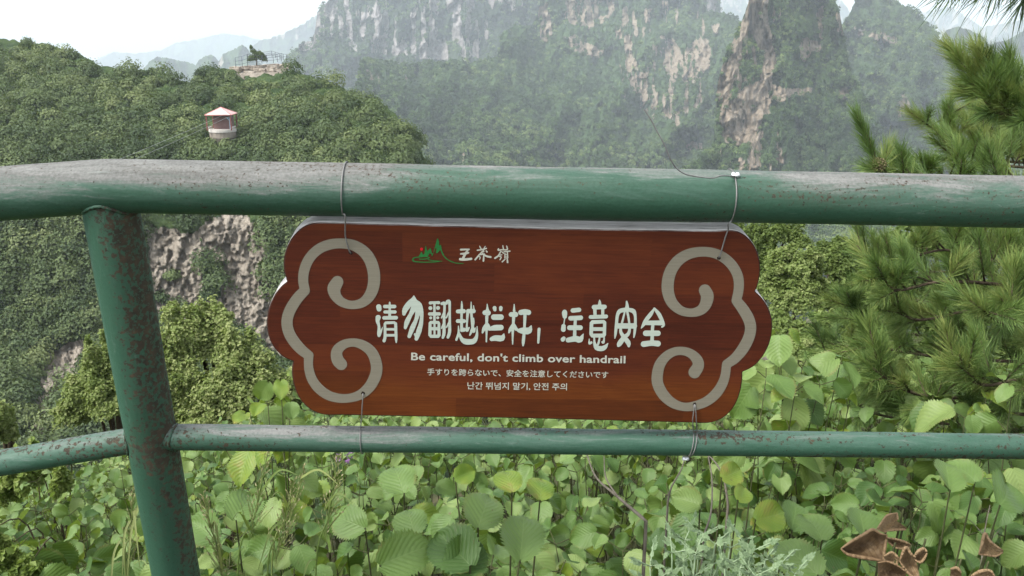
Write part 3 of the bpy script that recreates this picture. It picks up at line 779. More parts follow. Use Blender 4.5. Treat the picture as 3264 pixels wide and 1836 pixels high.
# ================================================================== hazel bed beyond the railing
def hazel_material():
    t = NT("hazel_leaf")
    uv = t.n("TexCoord").outputs["UV"]
    s = t.n("SeparateXYZ", {0: uv})
    u, v = s.outputs[0], s.outputs[1]           # u: -1..1 across, v: 0..1 base to tip
    au = t.math('ABSOLUTE', u)
    ph = t.math('MULTIPLY', t.math('SUBTRACT', v, t.math('MULTIPLY', au, 0.42)), 8.5)
    fr = t.math('ABSOLUTE', t.math('SUBTRACT', t.math('FRACT', ph), 0.5))     # 0 on a side vein
    side = t.mr(fr, 0.0, 0.10, 1.0, 0.0)
    mid = t.mr(au, 0.0, 0.05, 1.0, 0.0)
    vein = t.math('MAXIMUM', side, mid)
    tint = t.attr("tint"); kind = t.attr("age")
    ob = t.obj()
    nz = t.noise(ob, 26, 4)
    f = t.math('ADD', tint, t.math('MULTIPLY', t.math('SUBTRACT', nz, 0.5), 0.35))
    col = t.ramp(f, [(0.0, (0.034, 0.084, 0.016)), (0.35, (0.076, 0.144, 0.032)), (0.7, (0.126, 0.202, 0.052)), (1.0, (0.190, 0.262, 0.080))])
    yel = t.ramp(nz, [(0.35, (0.11, 0.19, 0.022)), (0.6, (0.165, 0.225, 0.028)), (0.74, (0.21, 0.17, 0.04))])
    col = t.mix(t.mr(kind, 0.45, 0.55), col, yel)
    col = t.mix(t.math('MULTIPLY', vein, 0.32), col, (0.20, 0.28, 0.10))
    col = t.mix(t.math('MULTIPLY', t.mr(fr, 0.08, 0.22, 0.22, 0.0), t.math('SUBTRACT', 1.0, vein)), col, (0.035, 0.075, 0.025))
    # insect holes and brown specks
    sp_ = t.noise(ob, 75, 2)
    spot = t.math('MULTIPLY', t.mr(sp_, 0.69, 0.72), t.mr(t.noise(ob, 9, 2), 0.48, 0.6))
    col = t.mix(t.math('MULTIPLY', spot, 0.8), col, (0.10, 0.06, 0.03))
    edge_ = t.math('MULTIPLY', t.mr(au, 0.80, 1.0), t.mr(t.noise(ob, 14, 3), 0.52, 0.66))
    col = t.mix(t.math('MULTIPLY', edge_, 0.7), col, (0.17, 0.13, 0.045))
    hgt = t.math('SUBTRACT', t.math('MULTIPLY', t.mr(fr, 0.0, 0.5), 0.8), t.math('MULTIPLY', mid, 0.6))
    hgt = t.math('ADD', hgt, t.math('MULTIPLY', t.noise(ob, 160, 2), 0.25))
    sh = t.bsdf(col, 0.50, 0.36, hgt, 0.24, 0.004)
    tr = t.n("BsdfTranslucent", {"Color": t.mix(0.5, col, (0.30, 0.42, 0.02))}).outputs[0]
    return t.done(t.n("MixShader", {0: 0.24, 1: sh, 2: tr}).outputs[0])
mat_hazel = hazel_material()
mat_twig = flat("hazel_twigs", (0.060, 0.066, 0.028), 0.85, 0.15, 40, 0.35)
mat_grey_twig = flat("bare_twigs", (0.11, 0.098, 0.078), 0.9, 0.1, 40, 0.35)

def leaf_template(rows, cols, var):
    """broad toothed hazel leaf lying in XY, base at the origin, tip at +Y, unit length; V, quads, uv"""
    g_ = np.random.default_rng(100 + var)
    v = np.linspace(0, 1, rows)
    prof = np.interp(v, [0, 0.04, 0.14, 0.3, 0.5, 0.68, 0.82, 0.92, 0.97, 1.0], [0.09, 0.24, 0.355, 0.43, 0.445, 0.39, 0.27, 0.12, 0.04, 0.003])
    prof = prof * (0.82 + 0.2 * g_.random())
    tooth = np.where(np.arange(rows) % 2 == 1, 0.040, -0.022) * np.interp(v, [0, 0.1, 0.9, 1], [0, 1, 1, 0]) * (0.6 + 0.8 * g_.random(rows))
    u = np.linspace(-1, 1, 2 * cols + 1)
    U, Vv = np.meshgrid(u, v)
    asym = 1 + 0.06 * g_.normal() * np.sign(U)
    half = prof[:, None] * np.ones_like(U)
    half = half + np.where(np.abs(U) > 0.99, tooth[:, None], 0)
    X = U * half * asym
    Y = Vv + np.abs(U) * np.interp(Vv, [0, 0.08, 0.3, 1], [-0.07, -0.035, 0.0, 0.0]) + np.where(np.abs(U) > 0.99, 0.014, 0)
    fold = 0.12 + 0.30 * g_.random(); droop = 0.12 + 0.45 * g_.random()
    Z = np.abs(X) * fold - droop * Vv ** 2 * 0.8 + 0.035 * np.sin(Vv * 9 + g_.random() * 6) * np.abs(U) ** 2 + 0.03 * np.sin(Vv * 5 + U * 3 + g_.random() * 6) + 0.09 * g_.normal() * X
    # blistered between the side veins
    ph = ((Vv - 0.42 * np.abs(U)) * 8.5) % 1.0
    Z = Z + 0.003 * np.sin(ph * math.pi) * (np.abs(U) < 0.97)
    P = np.stack([X, Y, Z], -1).reshape(-1, 3)
    m = 2 * cols + 1
    i = np.arange(rows - 1)[:, None] * m + np.arange(m - 1)[None]
    F = np.stack([i, i + 1, i + m + 1, i + m], -1).reshape(-1, 4)
    return P, F, np.stack([U.ravel(), Vv.ravel()], -1)
LEAF_HI = [leaf_template(34, 4, k) for k in range(7)]
LEAF_LO = [leaf_template(16, 2, k) for k in range(7)]

def nrm(a): return a / (np.linalg.norm(a) + 1e-12)

def put_leaf(acc, base, yax, up, size, tint, age, hi=True, var=None):
    tpl = (LEAF_HI if hi else LEAF_LO)[np.random.randint(7) if var is None else var]
    y = nrm(yax); x = nrm(np.cross(y, up)); z = np.cross(x, y)
    P = tpl[0] * size
    V = base + P[:, :1] * x + P[:, 1:2] * y + P[:, 2:] * z
    acc.add(V, [tpl[1]], tpl[2], tint=tint, age=age)

def hazel_stem(leaves, twigs, base, top, n, size, g, hi, yel=0.05, tint=0.5, spread=1.0):
    """one stem with leaves set alternately along its upper part and a fan of leaves at the tip"""
    base = np.asarray(base, float); top = np.asarray(top, float)
    mid = base * 0.5 + top * 0.5 + g.normal(size=3) * [0.04, 0.04, 0.0]
    P = spline([base, mid, top], 5)
    V, F, uv = tube(P, np.linspace(0.0036, 0.0013, len(P)), 6 if hi else 4); twigs.add(V, F, uv)
    az = g.random() * 6.28
    ln = np.linalg.norm(top - base)
    for k in range(n):
        f = 1.0 if k < 3 else 1.0 - ((k - 2) / n) ** 1.1 * 0.6
        q = P[min(len(P) - 1, int(f * (len(P) - 1)))]
        az += 2.4 + g.normal() * 0.4
        out = np.array([math.cos(az), math.sin(az), 0.0])
        pet = q + out * (0.02 + 0.025 * g.random()) * spread + [0, 0, 0.012 + 0.015 * g.random()]
        V, F, uv = tube([q, pet], 0.0014, 4, False); twigs.add(V, F, uv)
        tilt = R(5 + 55 * g.random())          # leaf blades hang outwards
        sz = size * (0.5 + 0.68 * g.random()) * (0.72 if k == 0 else 1)
        y = out * math.cos(tilt) - np.array([0, 0, 1.0]) * math.sin(tilt) + (np.array([0, 0, 0.5]) if k == 0 else 0)
        up = np.array([0, 0, 1.0]) + out * 0.25 + g.normal(size=3) * 0.38 + np.array([0, -0.50, 0])
        a = 1.0 if g.random() < yel else 0.0
        put_leaf(leaves, pet, y, up, sz, np.clip(tint + g.normal() * 0.27, 0, 1), a, hi)

def canopy_z(x, y):
    """height that the leaves reach over the bed"""
    z = np.interp(y, [1.2, 1.8, 2.4, 3.2, 4.2, 5.4, 6.6], [0.46, 0.36, 0.22, 0.02, -0.22, -0.62, -1.3])
    z += np.interp(x, [-3.2, -2.2, -1.3, -0.7, 0, 1.2, 2.4, 3.4], [-0.62, -0.40, -0.16, -0.05, 0.0, 0.02, 0.10, 0.2]) * np.interp(y, [1.4, 2.5, 4], [0.4, 1, 1])
    return z

np.random.seed(4)
leaves, twigs = Acc(), Acc()
g = np.random.default_rng(17)
yrow = 1.62
while yrow < 6.3:
    halfw = 0.62 * yrow + 0.45
    sp_ = 0.072 + 0.006 * yrow
    for x in np.arange(-halfw, halfw, sp_):
        xx = x + g.normal() * 0.06; yy = yrow + g.normal() * 0.06
        if yy < 1.5: continue
        cz = canopy_z(xx, yy) + g.normal() * 0.055
        gz = ground_z(xx, yy) - 0.03
        top = np.array([xx + g.normal() * 0.07, yy - 0.08 + g.normal() * 0.07, max(cz, gz + 0.15)])
        bs = np.array([xx + g.normal() * 0.05, yy + 0.05, gz])
        hi = yy < 2.7
        pt = 0.46 + 0.3 * (fbm(np.array([[xx * 1.3, yy * 1.3, 0]]), 3, 5)[0] - 0.5) * 2 + (0.16 if yy > 3.2 else 0)
        hazel_stem(leaves, twigs, bs, top, 9 if hi else 9, 0.081 if yy < 2.6 else 0.067, g, hi, 0.03, pt)
    yrow += 0.12 + 0.024 * yrow
o = leaves.build("hazel_thicket", [mat_hazel], loc=(0, 3, -0.2))
tag(o, "thick knee high bed of broad toothed hazel leaves filling the bank beyond the railing", "hazel thicket", kind="stuff")
o2 = twigs.build("thicket_twigs", [mat_twig], loc=(0, 3, -0.2))
tag(o2, "thin brown twigs carrying the bed of hazel leaves", "twigs", kind="stuff")

# ---- hazel sprigs that stand out of the bed
def sprig(label, base, tops, n, size, seed, yel=0.1, tint=0.55, extra=()):
    g_ = np.random.default_rng(seed)
    base = np.asarray(base, float)
    o_ = thing("hazel_sprig", label, "hazel", loc=base, group="hazel sprigs standing out of the bed")
    lv, tw = Acc(), Acc()
    for tp in tops:
        hazel_stem(lv, tw, base + g_.normal(size=3) * [0.03, 0.03, 0], tp, n, size, g_, True, yel, tint)
    for (p, y, up, sz, ti, ag) in extra:
        put_leaf(lv, np.asarray(p, float), np.asarray(y, float), np.asarray(up, float), sz, ti, ag, True)
        q = np.asarray(p, float); V, F, uv = tube([q, base * 0.3 + q * 0.7 + [0, 0.03, -0.06], base], [0.0016, 0.0025, 0.004], 5, False); tw.add(V, F, uv)
    lv.build("leaves", [mat_hazel], o_); tw.build("stem", [mat_twig], o_)
    return o_
def gb(x, y, dep):                               # ground below a point of the picture
    p = at1(x, y, dep); p[2] = ground_z(p[0], p[1]) - 0.02; return p
sprig("tall hazel sprig rising beside the right edge of the sign", gb(785, 420, 2.75), [at1(780, 338, 2.7), at1(802, 368, 2.8), at1(766, 378, 2.6), at1(820, 385, 2.75), at1(840, 364, 2.85), at1(795, 392, 2.6), at1(758, 395, 2.7), at1(856, 374, 2.95), at1(778, 362, 2.75)], 9, 0.105, 51, 0.08, 0.66)
sprig("hazel sprig with a leafy tip poking up at the sign's lower left corner", gb(283, 425, 2.6), [at1(281, 386, 2.55), at1(268, 404, 2.6), at1(290, 405, 2.5), at1(250, 414, 2.7)], 6, 0.095, 52, 0.4, 0.66)
sprig("hazel sprig reaching in over the lower rail at the right edge of the picture", gb(1018, 440, 2.7), [at1(1012, 392, 2.6), at1(985, 408, 2.75), at1(930, 404, 2.9), at1(945, 412, 2.8), at1(965, 418, 2.7)], 6, 0.11, 53, 0.08, 0.66)
# big leaves in front, each turned the way the photograph shows it (position, tip direction, size)
CAMR = ray(1632, 918)
def face(x, y, dep, ang, size, tint, ag=0.0, lean=0.55):
    """a leaf whose blade is seen from above: ang = direction of its tip in the picture, clockwise from up"""
    p = at1(x, y, dep)
    e = math.sin(R(ang)) * RIGHT + math.cos(R(ang)) * (np.array([0, 0.75, 0.35]))
    return (p, e, np.array([0.1, -0.75, lean]), size * 0.86, tint, ag)
big = [("pair of large pale hazel leaves standing up under the middle of the lower rail", [face(404, 493, 1.95, -18, 0.125, 0.62), face(365, 528, 1.8, -60, 0.105, 0.55)]),
       ("hazel sprig with broad dark leaves at the bottom edge below the logo and English line", [face(470, 566, 1.5, -35, 0.115, 0.2), face(452, 575, 1.5, 30, 0.10, 0.15), face(478, 528, 1.55, 12, 0.11, 0.66)]),
       ("broad round hazel leaf left of the tall grass stalks beside the post", [face(236, 520, 1.85, 10, 0.105, 0.6), face(215, 538, 1.8, -50, 0.10, 0.5)]),
       ("fan of large hazel leaves at the bottom edge under the middle of the sign", [face(520, 560, 1.5, 5, 0.12, 0.62), face(380, 565, 1.5, 60, 0.115, 0.58), face(415, 536, 1.65, -15, 0.095, 0.55)]),
       ("hazel leaf pair just left of the dried brown leaves", [face(818, 575, 1.55, -30, 0.115, 0.6), face(822, 540, 1.65, -5, 0.09, 0.6), face(792, 530, 1.75, 20, 0.095, 0.42), face(866, 540, 1.7, 8, 0.10, 0.55)]),
       ("large pale hazel leaves below the right end of the lower rail", [face(950, 490, 1.9, 15, 0.11, 0.62), face(975, 482, 2.0, -15, 0.10, 0.6), face(1000, 505, 1.8, 40, 0.12, 0.4)]),
       ("bright backlit hazel leaves among the green ones right of the lower left wire", [face(512, 492, 1.75, -10, 0.085, 0.8, 1.0), face(540, 500, 1.8, 5, 0.085, 0.8, 0.9), face(455, 478, 2.0, 60, 0.06, 0.8, 1.0)]),  # backlit brightness painted in: these blades take the yellow leaf colour
       ("yellowing hazel shoot with nibbled leaves below the lower right wire clip", [face(738, 500, 1.75, 35, 0.055, 0.9, 1.0), face(722, 478, 1.85, 60, 0.07, 0.9, 1.0), face(756, 520, 1.7, 70, 0.085, 0.85, 0.9), face(700, 505, 1.75, -60, 0.07, 0.8, 0.0)])]
for k, (lb, ex) in enumerate(big):
    c = np.mean([e[0] for e in ex], 0); c = np.array([c[0], c[1] + 0.05, ground_z(c[0], c[1] + 0.05) - 0.02])
    sprig(lb, c, [], 0, 0, 70 + k, extra=ex)

# ---- bare dead twigs standing in the bed
def twig(label, pts, r0, r1, side=()):
    P = spline([at1(*p) for p in pts], 8); base = P[0].copy()
    gz = ground_z(base[0], base[1]) - 0.02
    P = np.vstack([[base[0], base[1] + 0.02, gz], P])
    a = Acc(); V, F, uv = tube(P, np.linspace(r0, r1, len(P)) * 0.55, 7); a.add(V, F, uv)
    for sd in side:
        V, F, uv = tube(spline([at1(*p) for p in sd], 6), np.linspace(r1 * 0.7, r1 * 0.35, (len(sd) - 1) * 6 + 1), 5); a.add(V, F, uv)
    o_ = a.build("bare_twig", [mat_grey_twig], loc=P[0]); tag(o_, label, "twig", "bare twigs in the hazel bed"); return o_
twig("long bare grey twig slanting up left through the hazel, left of the wire clip", [(646, 521, 1.62), (618, 497, 1.75), (596, 477, 1.95), (586, 452, 2.1)], 0.0065, 0.003, [[(618, 497, 1.75), (606, 478, 1.8), (604, 456, 1.85)]])
twig("thin dark upright dead twig right of the lower right wire clip", [(704, 535, 1.6), (711, 512, 1.65), (712, 480, 1.75), (708, 455, 1.8)], 0.004, 0.002)
twig("bare twig arching over to the left from below the rail, right of the wire clip", [(728, 505, 1.85), (724, 480, 1.9), (715, 462, 1.95), (700, 449, 2.05)], 0.005, 0.0022)
twig("short crooked bare twig hanging under the lower right wire clip", [(668, 500, 1.65), (672, 486, 1.65), (681, 470, 1.68), (686, 455, 1.7)], 0.004, 0.0016, [[(672, 486, 1.65), (665, 500, 1.66)]])
twig("pale bare twigs in the dark gap at the right end of the bed", [(982, 560, 1.9), (984, 535, 1.95), (990, 505, 2.0)], 0.004, 0.0016, [[(984, 535, 1.95), (970, 520, 2.0)], [(983, 548, 1.92), (1000, 530, 1.95)]])

# ---- dry brown curled leaves on dead stalks
def dry_material():
    t = NT("withered_leaf")
    ob = t.obj(); uv = t.n("TexCoord").outputs["UV"]; s = t.n("SeparateXYZ", {0: uv})
    au = t.math('ABSOLUTE', s.outputs[0])
    fr = t.math('ABSOLUTE', t.math('SUBTRACT', t.math('FRACT', t.math('MULTIPLY', t.math('SUBTRACT', s.outputs[1], t.math('MULTIPLY', au, 0.4)), 8)), 0.5))
    f = t.math('ADD', t.math('MULTIPLY', t.noise(ob, 34, 7, 0.7), 0.75), t.math('MULTIPLY', t.attr("tint"), 0.35))
    col = t.ramp(f, [(0.25, (0.040, 0.024, 0.014)), (0.48, (0.150, 0.098, 0.052)), (0.75, (0.36, 0.265, 0.15))])
    col = t.mix(t.mr(fr, 0, 0.10, 0.45, 0), col, (0.05, 0.026, 0.016))
    col = t.mix(t.mr(au, 0.72, 0.95, 0.0, 0.75), col, (0.25, 0.16, 0.085))
    sh = t.bsdf(col, 0.6, 0.25, t.math('ADD', t.math('MULTIPLY', fr, 0.4), t.noise(ob, 60, 4)), 0.35, 0.004)
    tr = t.n("BsdfTranslucent", {"Color": col}).outputs[0]
    return t.done(t.n("MixShader", {0: 0.2, 1: sh, 2: tr}).outputs[0])
mat_dry = dry_material()
c8 = lambda x, y: (2400 + np.asarray(x, float) / 2.278, 1200 + np.asarray(y, float) / 2.278)
def dry_leaf(label, top, bot, dep, sag, tint, rims, seed, dd=(0.0, 0.0)):
    """a dried leaf as a hanging sheet between two edge curves, hollow towards the viewer, its margins rolled up"""
    n, m = 40, 22
    def edge(pts, k):
        p = spline(np.c_[np.array(pts, float), np.zeros(len(pts))], 12)[:, :2]
        s_ = np.r_[0, np.cumsum(np.linalg.norm(np.diff(p, axis=0), axis=1))]; f = np.linspace(0, s_[-1], n)
        return np.stack([np.interp(f, s_, p[:, 0]), np.interp(f, s_, p[:, 1])], -1)
    T, B = edge(top, 0), edge(bot, 1)
    v = np.linspace(0, 1, m)[:, None]
    X = T[None, :, 0] * (1 - v) + B[None, :, 0] * v; Y = T[None, :, 1] * (1 - v) + B[None, :, 1] * v
    u = np.linspace(0, 1, n)[None]
    hol = np.sin(np.pi * np.clip(v, 0, 1)) * np.sin(np.pi * (0.08 + 0.84 * u))
    q3 = np.stack([X * 0.012, Y * 0.012, 0 * X + seed], -1)
    D = dep + dd[0] * u + dd[1] * v + sag * hol + 0.010 * (fbm(q3, 3, seed) - 0.5) + 0.006 * (fbm(q3 * 4, 3, seed + 3) - 0.5)
    D = D + 0.0016 * np.abs(np.sin((u * 1.2 - np.abs(v - 0.5) * 0.8) * 7 * np.pi))
    px, py = c8(X, Y); P = at(px, py, D)
    i_ = np.arange(m - 1)[:, None] * n + np.arange(n - 1)[None]
    F = np.stack([i_, i_ + n, i_ + n + 1, i_ + 1], -1).reshape(-1, 4)
    a, st = Acc(), Acc()
    uv = np.stack([(2 * v - 1) * 0.6 + 0 * u, u + 0 * v], -1).reshape(-1, 2)
    a.add(P.reshape(-1, 3), [F], uv, tint=tint)
    g_ = np.random.default_rng(seed)
    for which, r in rims:
        C = {'t': P[0], 'b': P[-1], 'r': P[:, -1], 'l': P[:, 0]}[which]
        rr_ = 0.68 * r * np.sin(np.pi * np.linspace(0.06, 0.94, len(C))) ** 0.6 * (0.7 + 0.6 * fbm(C * 90, 2, seed + 8))
        V, F, uv2 = tube(C + (C0 - C) * 0.001, rr_ + 0.0004, 8); uv2[:, 0] = 0.9; a.add(V, F, np.stack([uv2[:, 0], uv2[:, 1]], -1), tint=min(1, tint + 0.4))
    ctr = P[m // 2, n // 2]
    root = np.array([ctr[0] + 0.02, ctr[1] + 0.14, ground_z(ctr[0], ctr[1] + 0.14) - 0.02])
    o_ = thing("withered_leaf", label, "dry leaf", loc=root, group="dried brown leaves in the hazel bed")
    back = ctr + (ctr - C0) * 0.02
    V, F, uv2 = tube(spline([root, root * 0.5 + back * 0.5 + [0.01, 0.05, 0.0], back, ctr + (ctr - C0) * 0.004], 8), np.linspace(0.003, 0.0012, 25), 6); st.add(V, F, uv2)
    a.build("blade", [mat_dry], o_); st.build("stalk", [mat_twig], o_)
dry_leaf("largest dried leaf, a wide brown sheet with rolled edges and a pointed left tip", [(640, 1250), (720, 1195), (800, 1150), (870, 1112), (925, 1140), (972, 1152)], [(640, 1252), (672, 1282), (710, 1298), (800, 1315), (880, 1328), (945, 1338)], 1.50, 0.030, 0.22, [('t', .0032), ('b', .0042), ('r', .0032)], 1)
dry_leaf("ribbed tan dried leaf standing up above the largest one", [(900, 1108), (935, 1060), (975, 1010), (1045, 990)], [(905, 1114), (960, 1134), (1015, 1095), (1052, 1040)], 1.52, 0.014, 0.85, [('t', .0022), ('r', .003)], 2, (0.01, -0.01))
dry_leaf("folded tan wing of dried leaf right of the ribbed upright one", [(1035, 1042), (1078, 1072), (1118, 1098)], [(985, 1120), (1050, 1112), (1112, 1112)], 1.515, 0.012, 0.8, [('b', .0028)], 3)
dry_leaf("narrow dried leaf sticking out to the right from behind the largest one", [(975, 1172), (1040, 1183), (1100, 1200), (1145, 1222)], [(980, 1202), (1030, 1240), (1080, 1252), (1140, 1250)], 1.51, 0.014, 0.45, [('t', .003), ('b', .0022)], 4)
dry_leaf("tall crumpled dried leaf hanging lowest in the middle of the brown cluster", [(1068, 1330), (1096, 1262), (1115, 1243), (1150, 1290), (1182, 1312)], [(1070, 1350), (1105, 1400), (1150, 1449), (1215, 1475)], 1.45, 0.022, 0.5, [('t', .0032), ('b', .0028), ('l', .002)], 5)
dry_leaf("small tan dried leaf tucked under the right end of the largest one", [(955, 1305), (1010, 1278), (1062, 1322)], [(950, 1340), (1000, 1372), (1045, 1392)], 1.46, 0.012, 0.75, [('t', .0026), ('b', .002)], 6)
dry_leaf("dark maroon dried leaf at the bottom edge below the largest one", [(908, 1352), (980, 1345), (1060, 1380), (1112, 1420)], [(905, 1470), (960, 1490), (1050, 1495), (1110, 1490)], 1.44, 0.020, 0.05, [('t', .0018)], 7)
dry_leaf("small curled dried leaf at the right end of the brown cluster", [(1165, 1312), (1200, 1270), (1240, 1250), (1264, 1274)], [(1175, 1330), (1215, 1350), (1245, 1320), (1264, 1282)], 1.45, 0.016, 0.6, [('t', .003), ('b', .0024)], 8)
dry_leaf("single cone shaped tan dried leaf apart from the others near the right edge", [(1640, 1290), (1662, 1220), (1685, 1140), (1725, 1200), (1815, 1265)], [(1640, 1292), (1700, 1296), (1760, 1304), (1815, 1278)], 1.55, 0.020, 0.85, [('t', .0034), ('b', .003)], 9)
dry_leaf("dried leaf tip curling at the bottom edge right of the brown cluster", [(1435, 1398), (1480, 1390), (1512, 1425)], [(1430, 1470), (1470, 1490), (1520, 1485)], 1.42, 0.014, 0.5, [('t', .003)], 10)
dry_leaf("dried leaf cut by the bottom edge below the single cone shaped one", [(1585, 1449), (1650, 1416), (1720, 1410), (1755, 1449)], [(1580, 1490), (1650, 1500), (1720, 1500), (1760, 1490)], 1.42, 0.016, 0.7, [('t', .0034)], 11)

# ---- silvery wormwood in front
mat_worm = leaf_material("wormwood_leaf", [(0.0, (0.09, 0.15, 0.07)), (0.5, (0.165, 0.24, 0.125)), (1.0, (0.25, 0.33, 0.19))], 0.25, 0.7, 0.2, (0.3, 0.4, 0.2))
def wormwood(label, base, tips, seed):
    g_ = np.random.default_rng(seed)
    a, st = Acc(), Acc()
    o_ = thing("wormwood_plant", label, "wormwood", loc=base, group="silvery wormwood plants in front of the hazel")
    def frond(p, y, up, sz):
        # deeply cut leaf: midrib with narrow pointed lobes either side
        y = nrm(y); x = nrm(np.cross(y, up)); z = np.cross(x, y)
        for i in range(7):
            f = i / 6.0
            for sd in ((-1, 1) if i < 6 else (0,)):
                b = p + y * sz * f * 0.75
                dr = nrm(y * 0.8 + x * sd * 0.9) if sd else y
                ln = sz * (0.42 - 0.22 * f) if sd else sz * 0.3
                wv = nrm(np.cross(dr, z)) * sz * 0.075
                tipz = z * sz * 0.05 * g_.normal()
                V = np.array([b - wv * 0.6, b + dr * ln * 0.55 - wv, b + dr * ln + tipz, b + dr * ln * 0.55 + wv, b + wv * 0.6])
                a.add(V, [np.array([[0, 1, 2, 3, 4]])], tint=np.clip(0.55 + g_.normal() * 0.2, 0, 1))
        V, F, uv = tube([p, p + y * sz * 0.8], [sz * 0.03, sz * 0.012], 4, False); a.add(V, F, tint=0.8)
    for tp in tips:
        tp = np.asarray(tp)
        P = spline([base, base * 0.4 + tp * 0.6 + [0, 0.03, 0], tp], 9)
        V, F, uv = tube(P, np.linspace(0.0035, 0.0012, len(P)), 6); st.add(V, F, uv)
        az = g_.random() * 6
        for k in range(9, len(P)):
            for q in range(3):
                az += 2.4
                out = np.array([math.cos(az), math.sin(az) - 0.25, 0.35 + 0.5 * k / len(P)])
                sl = 0.025 + 0.028 * g_.random() * (1 - k / len(P) * 0.5)
                e = P[k] + nrm(out) * sl
                V, F, uv = tube([P[k], e], 0.0009, 4, False); st.add(V, F, uv)
                for m in range(3):
                    frond(e - nrm(out) * sl * 0.3 * m, nrm(out) + g_.normal(size=3) * 0.4, np.array([0, -0.6, 0.8]) + g_.normal(size=3) * 0.3, 0.011 + 0.009 * g_.random())
    a.build("leaves", [mat_worm], o_, smooth=False); st.build("stem", [flat("wormwood_stem" + str(seed), (0.24, 0.32, 0.19), 0.8)], o_)
wormwood("taller silvery wormwood plant with feathery leaves at the bottom right of the middle", gb(700, 600, 1.5), [at1(*q) for q in ((685, 540, 1.42), (700, 536, 1.45), (715, 544, 1.44), (672, 553, 1.40), (730, 548, 1.46), (695, 556, 1.38), (650, 566, 1.36))], 3)
wormwood("lower silvery wormwood plant along the bottom edge left of the dried leaves", gb(765, 610, 1.45), [at1(*q) for q in ((750, 552, 1.40), (765, 560, 1.38), (778, 566, 1.38), (740, 568, 1.34), (795, 574, 1.36), (755, 576, 1.32), (725, 568, 1.34))], 4)

# ---- tall grasses by the post
mat_grass = leaf_material("grass_blade", [(0.0, (0.07, 0.13, 0.03)), (0.6, (0.14, 0.21, 0.05)), (1.0, (0.25, 0.27, 0.10))], 0.3)
mat_seed = leaf_material("grass_seed", [(0.0, (0.22, 0.20, 0.09)), (0.5, (0.36, 0.32, 0.17)), (1.0, (0.48, 0.42, 0.26))], 0.25)
def grass(label, dep, top, foot, seed, spread, n, tint, blades):
    g_ = np.random.default_rng(seed)
    F0 = at1(foot[0], foot[1], dep); base = F0.copy(); base[2] = ground_z(base[0], base[1]) - 0.02
    o_ = thing("grass_stalk", label, "grass", loc=base, group="seeding grass stalks")
    st, sd = Acc(), Acc()
    T0 = at1(top[0], top[1], dep)
    P = spline([base, F0, F0 * 0.4 + T0 * 0.6, T0], 10)
    V, F, uv = tube(P, np.linspace(0.0022, 0.0009, len(P)), 5); st.add(V, F, uv, tint=tint)
    for (bx, by, tx, ty) in blades:                 # flat arching blades
        B = spline([at1(bx, by, dep), (at1(bx, by, dep) + at1(tx, ty, dep - .1)) / 2 + [0, 0, 0.025], at1(tx, ty, dep - 0.12)], 10)
        wv = np.linspace(1, 0, len(B))[:, None] ** 0.6 * 0.003
        side = np.cross(np.gradient(B, axis=0), [0, -0.6, 0.6]); side /= np.linalg.norm(side, axis=1)[:, None]
        V = np.stack([B - side * wv, B + [0, 0, -0.0012], B + side * wv], 1).reshape(-1, 3)
        i = np.arange(len(B) - 1)[:, None] * 3 + np.arange(2)[None]
        st.add(V, [np.stack([i, i + 1, i + 4, i + 3], -1).reshape(-1, 4)], tint=tint + 0.1)
    ax = nrm(P[-1] - P[-8]); L0 = 0.16
    for k in range(n):                              # loose panicle
        f = k / n
        q = P[-1] - ax * L0 * (1 - f)
        az = g_.random() * 6.28
        out = nrm(ax * 1.1 + spread * np.array([math.cos(az), math.sin(az), 0.15]))
        ln = (0.05 * (1 - f) + 0.012) * (0.6 + 0.6 * g_.random())
        e = q + out * ln + [0, 0, -0.15 * ln]
        V, F, uv = tube([q, (q + e) / 2 + [0, 0, 0.002], e], 0.0006, 4, False); st.add(V, F, uv, tint=0.8)
        for m in range(3):
            c = q + (e - q) * (0.45 + 0.27 * m); dr = nrm(out + g_.normal(size=3) * 0.3); s_ = nrm(np.cross(dr, g_.normal(size=3)))
            V = np.array([c, c + dr * 0.003 + s_ * 0.0013, c + dr * 0.0075, c + dr * 0.003 - s_ * 0.0013])
            sd.add(V, [np.array([[0, 1, 2, 3]])], tint=g_.random())
    st.build("stem", [mat_grass], o_); sd.build("seed_head", [mat_seed], o_, smooth=False)
grass("tall grass stalk with a brown seed head, nearest to the post's right side", 1.62, (268, 452), (238, 600), 1, 0.5, 40, 0.55, [(262, 490, 300, 476), (250, 530, 232, 520)])
grass("slender grass stalk with a pinkish open seed head in front of the purple flower", 1.66, (338, 456), (316, 600), 2, 0.7, 50, 0.6, [(324, 510, 352, 502), (318, 560, 300, 590)])
grass("short grass stalk with a pale feathery seed head left of the broad hazel leaf pair", 1.6, (294, 482), (268, 600), 3, 0.5, 46, 0.6, [(285, 520, 258, 570)])
grass("leaning grass stalk with a dry seed head touching the post's right edge", 1.5, (203, 496), (222, 570), 4, 0.35, 40, 0.9, [(222, 570, 218, 545)])
grass("thin grass stalk with drooping pale tip between the two taller grass stalks", 1.75, (305, 468), (272, 585), 5, 0.3, 24, 0.75, [(300, 478, 340, 486), (290, 510, 270, 498)])
grass("yellowish grass stalks seen just left of the post near the bottom edge", 1.6, (133, 488), (128, 600), 6, 0.3, 30, 0.8, [(130, 520, 122, 580), (134, 510, 140, 570), (120, 540, 110, 600), (139, 505, 126, 590)])

